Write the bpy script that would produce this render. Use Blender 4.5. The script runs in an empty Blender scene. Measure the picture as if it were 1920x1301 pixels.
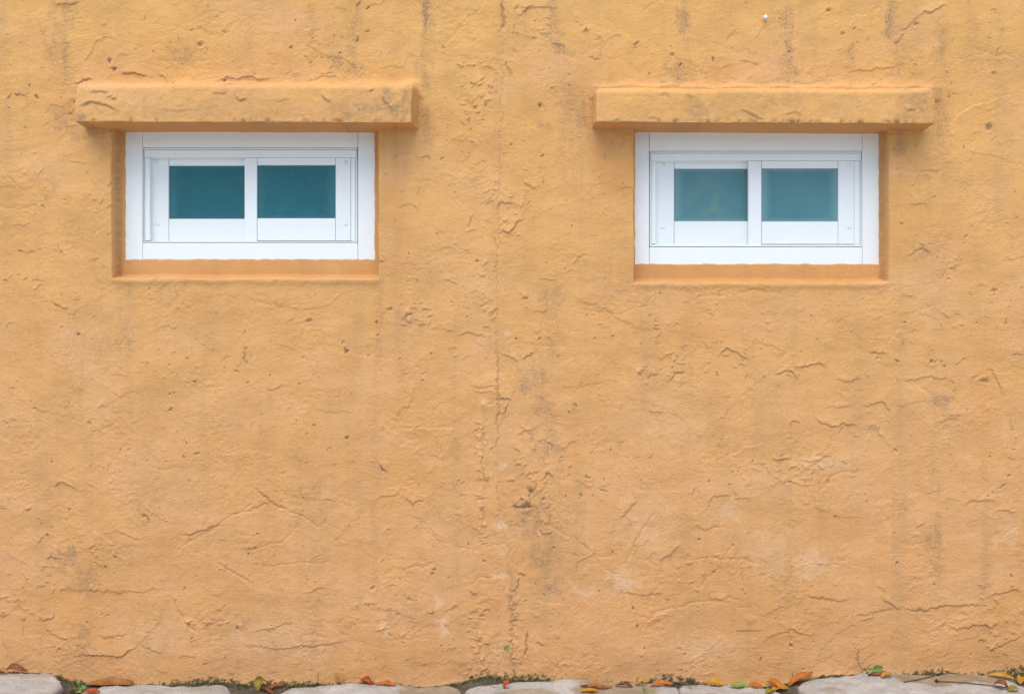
import bpy, bmesh, math, random
import numpy as np
from mathutils import Vector, Matrix
from mathutils.bvhtree import BVHTree

random.seed(7)
rng = np.random.default_rng(11)
SC = bpy.context.scene
COL = SC.collection

# ------------------------------------------------------------------ camera
S = 0.0016                 # metres per photograph pixel on the wall plane
CX, CY = 960.0, 650.5      # picture centre
D = 3.2                    # camera to wall
HC = 1.007                 # camera height
cam_d = bpy.data.cameras.new('camera')
cam = bpy.data.objects.new('camera', cam_d)
COL.objects.link(cam)
cam.location = (0, -D, HC)
cam.rotation_euler = (math.radians(90), 0, 0)
cam_d.sensor_width = 36
cam_d.lens = 36 * D / (1920 * S)
cam_d.clip_end = 500
SC.camera = cam

# ------------------------------------------------------------------ light
SUN_EL, SUN_AZ = math.radians(60), math.radians(-14)   # azimuth: from behind the camera, to the left
world = bpy.data.worlds.new('World')
SC.world = world
world.use_nodes = True
wn = world.node_tree.nodes
wl = world.node_tree.links
bg = wn['Background']
sky = wn.new('ShaderNodeTexSky')
sky.sky_type = 'NISHITA'
sky.sun_disc = False
sky.sun_elevation = SUN_EL
sky.sun_rotation = math.pi - SUN_AZ
sky.air_density = 1.0
sky.dust_density = 1.8
sky.ozone_density = 1.0
wl.new(sky.outputs['Color'], bg.inputs['Color'])
bg.inputs['Strength'].default_value = 0.15
sun_d = bpy.data.lights.new('sun', 'SUN')
sun_d.energy = 1.5
sun_d.angle = math.radians(58)
sun_d.color = (1.0, 0.965, 0.91)
sun = bpy.data.objects.new('sun', sun_d)
COL.objects.link(sun)
to_sun = Vector((math.sin(SUN_AZ) * math.cos(SUN_EL), -math.cos(SUN_AZ) * math.cos(SUN_EL), math.sin(SUN_EL)))
sun.rotation_euler = to_sun.to_track_quat('Z', 'Y').to_euler()
sun.location = to_sun * 20
SC.view_settings.view_transform = 'Standard'
SC.view_settings.look = 'None'
SC.view_settings.gamma = 1
SC.view_settings.use_curve_mapping = False
SC.view_settings.exposure = 0.65
SC.render.engine = 'CYCLES'
SC.cycles.max_bounces = 5
SC.cycles.diffuse_bounces = 4
SC.cycles.use_denoising = True
SC.cycles.denoising_prefilter = 'NONE'


# ------------------------------------------------------------------ helpers
def W(px, py, Y=0.0):
    """world point at depth Y seen at photograph pixel (px, py)"""
    k = S * (D + Y) / D
    return Vector(((px - CX) * k, Y, HC + (CY - py) * k))


def tag(o, label=None, cat=None, group=None, kind=None):
    if label: o['label'] = label
    if cat: o['category'] = cat
    if group: o['group'] = group
    if kind: o['kind'] = kind
    return o


def empty(name, loc=(0, 0, 0), parent=None):
    o = bpy.data.objects.new(name, None)
    COL.objects.link(o)
    o.location = loc
    o.parent = parent
    return o


def link_mesh(name, me, mat, parent=None, smooth=False):
    o = bpy.data.objects.new(name, me)
    COL.objects.link(o)
    o.parent = parent
    if mat: me.materials.append(mat)
    if smooth:
        me.polygons.foreach_set('use_smooth', np.ones(len(me.polygons), dtype=bool))
    return o


def mesh_np(name, co, quads):
    """mesh from numpy vertices (n,3) and quads (m,4)"""
    me = bpy.data.meshes.new(name)
    n, m = len(co), len(quads)
    me.vertices.add(n)
    me.vertices.foreach_set('co', np.ascontiguousarray(co, dtype=np.float32).ravel())
    k = quads.shape[1]
    me.loops.add(m * k)
    me.loops.foreach_set('vertex_index', np.ascontiguousarray(quads, dtype=np.int32).ravel())
    me.polygons.add(m)
    me.polygons.foreach_set('loop_start', np.arange(0, m * k, k, dtype=np.int32))
    me.update(calc_edges=True)
    return me


def attr(me, name, vals):
    a = me.attributes.new(name, 'FLOAT', 'POINT')
    a.data.foreach_set('value', np.ascontiguousarray(vals, dtype=np.float32).ravel())


_tab = np.random.default_rng(3).permutation(4096)
_ga = np.random.default_rng(4).uniform(0, 2 * np.pi, 4096)
_gx, _gy = np.cos(_ga), np.sin(_ga)


def perlin(x, y, seed=0):
    xi, yi = np.floor(x).astype(np.int64), np.floor(y).astype(np.int64)
    fx, fy = x - xi, y - yi
    u = fx * fx * fx * (fx * (fx * 6 - 15) + 10)
    v = fy * fy * fy * (fy * (fy * 6 - 15) + 10)

    def g(ix, iy, dx, dy):
        h = _tab[(_tab[(ix + seed * 131) & 4095] + iy) & 4095]
        return _gx[h] * dx + _gy[h] * dy
    a = g(xi, yi, fx, fy)
    b = g(xi + 1, yi, fx - 1, fy)
    c = g(xi, yi + 1, fx, fy - 1)
    d = g(xi + 1, yi + 1, fx - 1, fy - 1)
    return ((a + u * (b - a)) + v * ((c + u * (d - c)) - (a + u * (b - a)))) * 1.5


def fbm(x, y, f, octaves=4, gain=0.5, seed=0):
    out, amp = 0, 1.0
    for i in range(octaves):
        out = out + amp * perlin(x * f, y * f, seed + i)
        f *= 2.03
        amp *= gain
    return out


def sstep(a, b, x):
    t = np.clip((x - a) / (b - a), 0, 1)
    return t * t * (3 - 2 * t)


# ------------------------------------------------------------------ materials
def new_mat(name):
    m = bpy.data.materials.new(name)
    m.use_nodes = True
    nt = m.node_tree
    return m, nt.nodes, nt.links, nt.nodes['Principled BSDF']


def N(nodes, t, **kw):
    n = nodes.new(t)
    for k, v in kw.items():
        setattr(n, k, v)
    return n


def mixc(nodes, links, fac, a, b, blend='MIX'):
    n = nodes.new('ShaderNodeMix')
    n.data_type = 'RGBA'
    n.blend_type = blend
    for idx, v in ((0, fac), (6, a), (7, b)):
        if hasattr(v, 'is_linked') or hasattr(v, 'links'):
            links.new(v, n.inputs[idx])
        elif idx == 0:
            n.inputs[0].default_value = v
        else:
            n.inputs[idx].default_value = (*v, 1)
    return n.outputs[2]


def noise_fac(nodes, links, scale, detail=4, rough=0.55, lo=0.35, hi=0.65, vec=None, dist=0.0):
    n = nodes.new('ShaderNodeTexNoise')
    n.inputs['Scale'].default_value = scale
    n.inputs['Detail'].default_value = detail
    n.inputs['Roughness'].default_value = rough
    n.inputs['Distortion'].default_value = dist
    if vec is not None: links.new(vec, n.inputs['Vector'])
    r = nodes.new('ShaderNodeMapRange')
    r.inputs['From Min'].default_value = lo
    r.inputs['From Max'].default_value = hi
    links.new(n.outputs['Fac'], r.inputs['Value'])
    return r.outputs['Result']


def coords(nodes, links, scale=None):
    g = nodes.new('ShaderNodeNewGeometry')
    if scale is None:
        return g.outputs['Position']
    mp = nodes.new('ShaderNodeMapping')
    mp.inputs['Scale'].default_value = scale
    links.new(g.outputs['Position'], mp.inputs['Vector'])
    return mp.outputs['Vector']


def scaled(nodes, links, sock, k):
    m = nodes.new('ShaderNodeMath')
    m.operation = 'MULTIPLY'
    links.new(sock, m.inputs[0])
    m.inputs[1].default_value = k
    return m.outputs[0]


def mat_plaster():
    m, n, l, b = new_mat('ochre_plaster')
    P = coords(n, l)
    z = n.new('ShaderNodeSeparateXYZ')
    l.new(P, z.inputs[0])
    hr = n.new('ShaderNodeMapRange')
    hr.inputs['From Min'].default_value = 0.1
    hr.inputs['From Max'].default_value = 2.0
    l.new(z.outputs['Z'], hr.inputs['Value'])
    base = mixc(n, l, hr.outputs['Result'], (0.640, 0.336, 0.144), (0.676, 0.372, 0.118))
    # broad hand-mixed colour differences
    base = mixc(n, l, scaled(n, l, noise_fac(n, l, 2.1, 4, 0.62, 0.40, 0.68, P, 0.6), 0.6), base, (0.62, 0.310, 0.098))
    base = mixc(n, l, scaled(n, l, noise_fac(n, l, 3.4, 4, 0.62, 0.47, 0.72, coords(n, l, (1, 1, 1.4)), 0.4), 0.60), base, (0.675, 0.375, 0.185))
    base = mixc(n, l, scaled(n, l, noise_fac(n, l, 7, 5, 0.72, 0.44, 0.72, P, 0.3), 0.62), base, (0.51, 0.268, 0.094))
    # weathering streaks running down
    st = noise_fac(n, l, 1.0, 4, 0.6, 0.52, 0.78, coords(n, l, (16, 16, 1.1)))
    base = mixc(n, l, scaled(n, l, st, 0.42), base, (0.42, 0.26, 0.12))
    fine = noise_fac(n, l, 210, 2, 0.6, 0.5, 0.8, P)
    base = mixc(n, l, scaled(n, l, fine, 0.15), base, (0.36, 0.2, 0.08))
    # gritty specks, denser in some places than in others
    gm = n.new('ShaderNodeMath'); gm.operation = 'MULTIPLY'
    l.new(noise_fac(n, l, 150, 2, 0.6, 0.60, 0.74, P), gm.inputs[0])
    l.new(noise_fac(n, l, 4.5, 3, 0.6, 0.40, 0.66, P), gm.inputs[1])
    base = mixc(n, l, scaled(n, l, gm.outputs[0], 0.42), base, (0.30, 0.18, 0.09))
    a = N(n, 'ShaderNodeAttribute', attribute_name='pale')
    base = mixc(n, l, a.outputs['Fac'], base, (0.74, 0.52, 0.33))
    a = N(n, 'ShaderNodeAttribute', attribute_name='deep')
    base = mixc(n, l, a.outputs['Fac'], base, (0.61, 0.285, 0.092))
    a = N(n, 'ShaderNodeAttribute', attribute_name='grime_shade')
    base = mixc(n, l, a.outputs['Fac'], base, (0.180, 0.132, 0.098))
    a = N(n, 'ShaderNodeAttribute', attribute_name='mossy')
    mo = mixc(n, l, noise_fac(n, l, 70, 2, 0.6, 0.4, 0.6, P), (0.035, 0.045, 0.03), (0.13, 0.105, 0.03))
    base = mixc(n, l, a.outputs['Fac'], base, mo)
    l.new(base, b.inputs['Base Color'])
    b.inputs['Roughness'].default_value = 0.78
    b.inputs['Specular IOR Level'].default_value = 0.25
    t1 = n.new('ShaderNodeTexNoise'); t1.inputs['Scale'].default_value = 190; t1.inputs['Detail'].default_value = 3; t1.inputs['Roughness'].default_value = 0.6
    l.new(P, t1.inputs['Vector'])
    t2 = n.new('ShaderNodeTexNoise'); t2.inputs['Scale'].default_value = 55; t2.inputs['Detail'].default_value = 2
    l.new(coords(n, l, (1, 1, 1.8)), t2.inputs['Vector'])
    ad = n.new('ShaderNodeMath'); ad.operation = 'ADD'
    l.new(t1.outputs['Fac'], ad.inputs[0]); l.new(scaled(n, l, t2.outputs['Fac'], 0.45), ad.inputs[1])
    bp = n.new('ShaderNodeBump')
    bp.inputs['Strength'].default_value = 0.52
    bp.inputs['Distance'].default_value = 0.004
    l.new(ad.outputs[0], bp.inputs['Height'])
    l.new(bp.outputs['Normal'], b.inputs['Normal'])
    return m


def mat_white():
    m, n, l, b = new_mat('white_painted_aluminium')
    P = coords(n, l)
    c = mixc(n, l, scaled(n, l, noise_fac(n, l, 9, 5, 0.65, 0.5, 0.8, P), 0.35), (0.79, 0.842, 0.838), (0.735, 0.775, 0.76))
    c = mixc(n, l, scaled(n, l, noise_fac(n, l, 120, 3, 0.6, 0.68, 0.8, P), 0.4), c, (0.5, 0.48, 0.42))
    l.new(c, b.inputs['Base Color'])
    b.inputs['Roughness'].default_value = 0.38
    bp = n.new('ShaderNodeBump'); bp.inputs['Strength'].default_value = 0.05; bp.inputs['Distance'].default_value = 0.002
    t = n.new('ShaderNodeTexNoise'); t.inputs['Scale'].default_value = 40
    l.new(P, t.inputs['Vector']); l.new(t.outputs['Fac'], bp.inputs['Height'])
    l.new(bp.outputs['Normal'], b.inputs['Normal'])
    return m


def mat_pane(name, c0, c1, spec, dust, painted_refl=None):
    m, n, l, b = new_mat(name)
    P = coords(n, l)
    tc = n.new('ShaderNodeTexCoord')
    c = mixc(n, l, noise_fac(n, l, 6, 4, 0.6, 0.32, 0.7, coords(n, l, (1, 1, 0.6)), 0.8), c0, c1)
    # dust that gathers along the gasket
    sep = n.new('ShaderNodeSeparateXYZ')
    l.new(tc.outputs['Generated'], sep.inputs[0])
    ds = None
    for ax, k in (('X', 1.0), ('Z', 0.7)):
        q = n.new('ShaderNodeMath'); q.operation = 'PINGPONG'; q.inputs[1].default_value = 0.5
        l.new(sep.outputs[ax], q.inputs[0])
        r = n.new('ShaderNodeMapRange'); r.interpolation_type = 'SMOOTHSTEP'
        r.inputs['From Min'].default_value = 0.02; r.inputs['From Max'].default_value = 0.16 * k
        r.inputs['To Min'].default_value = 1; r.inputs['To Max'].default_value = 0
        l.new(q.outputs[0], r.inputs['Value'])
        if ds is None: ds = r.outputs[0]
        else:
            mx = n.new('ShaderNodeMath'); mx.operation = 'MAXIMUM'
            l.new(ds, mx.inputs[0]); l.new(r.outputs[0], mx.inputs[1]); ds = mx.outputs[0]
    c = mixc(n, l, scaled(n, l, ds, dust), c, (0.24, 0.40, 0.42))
    c = mixc(n, l, scaled(n, l, noise_fac(n, l, 90, 3, 0.6, 0.62, 0.8, P), 0.25), c, (0.3, 0.36, 0.34))
    if painted_refl:      # soft green reflection blur painted into the glass colour
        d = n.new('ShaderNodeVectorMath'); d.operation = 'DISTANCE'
        l.new(P, d.inputs[0]); d.inputs[1].default_value = painted_refl
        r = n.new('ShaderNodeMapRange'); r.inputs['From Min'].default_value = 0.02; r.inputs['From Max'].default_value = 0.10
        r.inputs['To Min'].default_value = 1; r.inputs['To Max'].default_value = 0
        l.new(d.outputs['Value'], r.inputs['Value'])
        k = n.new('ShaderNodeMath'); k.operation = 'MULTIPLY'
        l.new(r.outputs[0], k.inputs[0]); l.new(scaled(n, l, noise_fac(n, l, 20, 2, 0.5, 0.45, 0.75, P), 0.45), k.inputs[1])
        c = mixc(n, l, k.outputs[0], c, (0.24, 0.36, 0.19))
    l.new(c, b.inputs['Base Color'])
    l.new(noise_fac(n, l, 12, 3, 0.6, -1.2, 4.0, P), b.inputs['Roughness'])
    b.inputs['Specular IOR Level'].default_value = spec
    bp = n.new('ShaderNodeBump'); bp.inputs['Strength'].default_value = 0.10; bp.inputs['Distance'].default_value = 0.003
    t = n.new('ShaderNodeTexNoise'); t.inputs['Scale'].default_value = 14
    l.new(P, t.inputs['Vector']); l.new(t.outputs['Fac'], bp.inputs['Height'])
    l.new(bp.outputs['Normal'], b.inputs['Normal'])
    return m


def mat_stone():
    m, n, l, b = new_mat('grey_paving_stone')
    P = coords(n, l)
    c = mixc(n, l, noise_fac(n, l, 9, 6, 0.65, 0.35, 0.65, P), (0.30, 0.282, 0.25), (0.45, 0.43, 0.39))
    c = mixc(n, l, scaled(n, l, noise_fac(n, l, 22, 5, 0.72, 0.46, 0.70, coords(n, l, (0.5, 1, 1))), 0.75), c, (0.30, 0.255, 0.20))
    c = mixc(n, l, scaled(n, l, noise_fac(n, l, 120, 3, 0.7, 0.54, 0.72, P), 0.7), c, (0.17, 0.15, 0.12))
    a = N(n, 'ShaderNodeAttribute', attribute_name='stain')
    br = mixc(n, l, noise_fac(n, l, 18, 5, 0.6, 0.35, 0.65, P), (0.20, 0.135, 0.068), (0.29, 0.215, 0.12))
    c = mixc(n, l, a.outputs['Fac'], c, br)
    l.new(c, b.inputs['Base Color'])
    b.inputs['Roughness'].default_value = 0.75
    bp = n.new('ShaderNodeBump'); bp.inputs['Strength'].default_value = 0.5; bp.inputs['Distance'].default_value = 0.004
    t = n.new('ShaderNodeTexNoise'); t.inputs['Scale'].default_value = 110; t.inputs['Detail'].default_value = 6
    l.new(P, t.inputs['Vector']); l.new(t.outputs['Fac'], bp.inputs['Height'])
    l.new(bp.outputs['Normal'], b.inputs['Normal'])
    return m


def mat_noise(name, c0, c1, scale, rough=0.9, bump=0.4, dist=0.004):
    m, n, l, b = new_mat(name)
    P = coords(n, l)
    c = mixc(n, l, noise_fac(n, l, scale, 5, 0.6, 0.35, 0.65, P), c0, c1)
    l.new(c, b.inputs['Base Color'])
    b.inputs['Roughness'].default_value = rough
    bp = n.new('ShaderNodeBump'); bp.inputs['Strength'].default_value = bump; bp.inputs['Distance'].default_value = dist
    t = n.new('ShaderNodeTexNoise'); t.inputs['Scale'].default_value = scale * 3; t.inputs['Detail'].default_value = 5
    l.new(P, t.inputs['Vector']); l.new(t.outputs['Fac'], bp.inputs['Height'])
    l.new(bp.outputs['Normal'], b.inputs['Normal'])
    return m


def mat_leaf(name, c0, c1, rough=0.55):
    m, n, l, b = new_mat(name)
    P = coords(n, l)
    c = mixc(n, l, noise_fac(n, l, 60, 5, 0.6, 0.38, 0.62, P), c0, c1)
    c = mixc(n, l, scaled(n, l, noise_fac(n, l, 260, 3, 0.6, 0.58, 0.72, P), 0.6), c, (c0[0] * 0.3, c0[1] * 0.3, c0[2] * 0.3))
    hs = n.new('ShaderNodeHueSaturation'); hs.inputs['Saturation'].default_value = 1.04; hs.inputs['Value'].default_value = 0.9
    l.new(c, hs.inputs['Color']); c = hs.outputs[0]
    l.new(c, b.inputs['Base Color'])
    b.inputs['Roughness'].default_value = rough
    out = n['Material Output']
    tr = n.new('ShaderNodeBsdfTranslucent')
    l.new(c, tr.inputs['Color'])
    mx = n.new('ShaderNodeMixShader'); mx.inputs[0].default_value = 0.25
    l.new(b.outputs[0], mx.inputs[1]); l.new(tr.outputs[0], mx.inputs[2])
    l.new(mx.outputs[0], out.inputs['Surface'])
    return m


PLASTER = mat_plaster()
WHITE = mat_white()
PANE_A = mat_pane('dark_teal_glass', (0.013, 0.110, 0.138), (0.020, 0.145, 0.172), 0.3, 0.10)
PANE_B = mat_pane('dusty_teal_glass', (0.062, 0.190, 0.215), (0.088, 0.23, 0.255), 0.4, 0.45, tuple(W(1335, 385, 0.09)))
STONE = mat_stone()
SOIL = mat_noise('dark_soil', (0.05, 0.042, 0.028), (0.12, 0.09, 0.055), 40)
PAVING = mat_noise('pale_paving', (0.52, 0.53, 0.51), (0.60, 0.61, 0.59), 12)
SCREWM = mat_noise('white_screw_cap', (0.76, 0.80, 0.81), (0.70, 0.73, 0.73), 60, 0.4, 0.05)
TWIG = mat_noise('brown_twig', (0.10, 0.055, 0.03), (0.19, 0.11, 0.06), 90, 0.8)

# ------------------------------------------------------------------ the plaster wall (one height field)
FRAME_Y = 0.057           # front of the window frames
BACK_Y = 0.26             # plaster behind the windows


def axis(lo, hi, step, far_lo, far_hi):
    core = list(np.arange(lo, hi + 1e-6, step))
    s, x = step, hi
    up = []
    while x < far_hi:
        s *= 1.12; x += s; up.append(x)
    s, x = step, lo
    dn = []
    while x > far_lo:
        s *= 1.12; x -= s; dn.append(x)
    return np.array(dn[::-1] + core + up)


xs = axis(-1.56, 1.56, 0.0022, -5.0, 5.0)
zs = axis(-0.02, 2.07, 0.0022, -0.35, 3.4)
GX, GZ = np.meshgrid(xs, zs)
PXg = GX / S + CX                    # photograph pixel coordinates of the plane y = 0
PYg = CY - (GZ - HC) / S
axx, ayy = PXg[0], PYg[:, 0]         # ayy decreases with row
# ragged domain
WX = PXg + 5.0 * perlin(PXg / 26, PYg / 26, 40) + 2.6 * perlin(PXg / 10, PYg / 10, 41) + 1.7 * perlin(PXg / 4.2, PYg / 4.2, 42)
WY = PYg + 5.0 * perlin(PXg / 26, PYg / 26, 45) + 2.6 * perlin(PXg / 10, PYg / 10, 43) + 1.7 * perlin(PXg / 4.2, PYg / 4.2, 44)

# height towards the viewer, in photograph pixels (1.6 mm)
Hh = np.zeros_like(GX)
Hh += 3.2 * fbm(PXg, PYg, 1 / 260, 3, 0.5, 1)
Hh += 1.0 * fbm(PXg, PYg * 1.35, 1 / 70, 3, 0.5, 7)
# trowel drags: stretched noise whose direction turns over the wall
ang = 1.6 * perlin(PXg / 330, PYg / 330, 20) + 0.3
du = PXg * np.cos(ang) + PYg * np.sin(ang)
dv = -PXg * np.sin(ang) + PYg * np.cos(ang)
drag_mask = sstep(-0.05, 0.45, perlin(PXg / 120, PYg / 120, 23))
Hh += 0.40 * perlin(du / 60, dv / 7, 21) * drag_mask
rough_mask = sstep(0.15, 0.6, perlin(PXg / 90, PYg / 75, 25) + 0.25 * perlin(PXg / 25, PYg / 25, 26))
Hh += 0.50 * fbm(PXg, PYg * 1.4, 1 / 11, 4, 0.62, 30) * (0.20 + rough_mask)
Hh += 0.12 * perlin(PXg / 3.6, PYg / 3.0, 35) * (0.25 + rough_mask)
# overlapping skins of plaster: soft terraces with a crisp lower edge
ter = fbm(WX, WY * 1.25, 1 / 120, 5, 0.55, 51)
for lev, amp in ((-0.6, .5), (-0.3, .55), (-0.05, .5), (0.2, .55), (0.45, .55)):
    seg = sstep(-0.1, 0.35, perlin(PXg / 110, PYg / 110, 55 + int(lev * 20)))
    e = ter - lev
    Hh += amp * seg * np.where(e > 0, np.exp(-np.maximum(e, 0) / 0.16), 0.0) * sstep(0, 0.018, e)

grime_shade = np.zeros_like(GX)
pale = np.zeros_like(GX)
deep = np.zeros_like(GX)
mossy = np.zeros_like(GX)


def box(x0, x1, y0, y1):
    i0, i1 = np.searchsorted(axx, [x0, x1])
    j0 = np.searchsorted(-ayy, -y1); j1 = np.searchsorted(-ayy, -y0)
    return slice(j0, j1), slice(i0, i1)


def poly_dist(X, Y, pts):
    best = np.full(X.shape, 1e9); sgn = np.ones(X.shape); tt = np.zeros(X.shape)
    P = np.array(pts, float)
    seg = np.hypot(*(P[1:] - P[:-1]).T)
    tot = seg.sum() + 1e-9
    acc = 0
    for (a, b, L) in zip(P[:-1], P[1:], seg):
        dx, dy = b - a
        t = np.clip(((X - a[0]) * dx + (Y - a[1]) * dy) / (L * L + 1e-9), 0, 1)
        qx, qy = X - (a[0] + t * dx), Y - (a[1] + t * dy)
        d = np.hypot(qx, qy)
        # positive = above the line for a line running left to right (pixel y grows downwards)
        s = np.where(dx * qy - dy * qx < 0, 1.0, -1.0)
        m = d < best
        best = np.where(m, d, best); sgn = np.where(m, s, sgn); tt = np.where(m, (acc + t * L) / tot, tt)
        acc += L
    return best, sgn, tt, tot


def ledge(pts, h=2.4, L=16.0, up=True, dirt=0.0, edge=1.9):
    """lap edge in the plaster: one side stands proud and feathers out"""
    P = np.array(pts, float)
    if P[-1, 0] < P[0, 0]: P = P[::-1]
    m = L * 2.5 + 6
    sl = box(P[:, 0].min() - m, P[:, 0].max() + m, P[:, 1].min() - m, P[:, 1].max() + m)
    X, Y = WX[sl], WY[sl]
    if X.size == 0: return
    d, s, t, tot = poly_dist(X, Y, P)
    if not up: s = -s
    tap = np.clip(np.minimum(t, 1 - t) * 4.5 + 0.12, 0, 1)
    e = d * s
    prof = np.where(e > 0, np.exp(-np.maximum(e, 0) / L), np.exp(-(np.minimum(e, 0) / (edge * 0.38)) ** 2))
    endfade = np.exp(-np.maximum(0, d - np.abs(e)) / 3)
    Hh[sl] += h * prof * tap * endfade
    und = np.exp(-((e + edge * 0.9) / edge) ** 2)
    Hh[sl] -= 0.22 * h * und * tap
    if dirt:
        grime_shade[sl] = np.maximum(grime_shade[sl], dirt * np.exp(-((e + edge * 0.3) / (edge * 0.9)) ** 2) * tap)  # dirt and the shade under the edge, painted as one dark line


def groove(pts, depth=2.0, w=2.2, dirt=0.0, lip=0.14):
    P = np.array(pts, float)
    m = w * 6 + 6
    sl = box(P[:, 0].min() - m, P[:, 0].max() + m, P[:, 1].min() - m, P[:, 1].max() + m)
    X, Y = WX[sl], WY[sl]
    if X.size == 0: return
    d, s, t, tot = poly_dist(X, Y, P)
    tap = np.clip(np.minimum(t, 1 - t) * 5 + 0.25, 0, 1)
    Hh[sl] += tap * (-depth * np.exp(-(d / w) ** 2) + lip * depth * np.exp(-((d - 2.3 * w) / (1.2 * w)) ** 2))
    if dirt: grime_shade[sl] = np.maximum(grime_shade[sl], dirt * np.exp(-(d / w) ** 2) * tap)


def pit(x, y, r=3.0, depth=2.5, dirt=0.5, el=1.0, a=0.0):
    m = r * 3 * max(1, el) + 3
    sl = box(x - m, x + m, y - m, y + m)
    X, Y = WX[sl] - x, WY[sl] - y
    if X.size == 0: return
    c, s_ = math.cos(a), math.sin(a)
    d = np.hypot((X * c + Y * s_) / el, -X * s_ + Y * c) / r
    Hh[sl] -= depth * np.exp(-d ** 2 * 1.1) - 0.22 * depth * np.exp(-((d - 1.7) / 0.5) ** 2)
    if dirt: grime_shade[sl] = np.maximum(grime_shade[sl], dirt * np.exp(-(d / 0.95) ** 4))


def blob(field, x, y, rx, ry, v, nz=9.0, seed=60, hard=0.25):
    sl = box(x - rx * 2, x + rx * 2, y - ry * 2, y + ry * 2)
    X, Y = PXg[sl], PYg[sl]
    if X.size == 0: return
    d = np.hypot((X - x) / rx, (Y - y) / ry) + 0.6 * fbm(X, Y, 1 / nz, 3, 0.6, seed)
    field[sl] = np.maximum(field[sl], v * (1 - sstep(hard, 1.15, d)))


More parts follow.
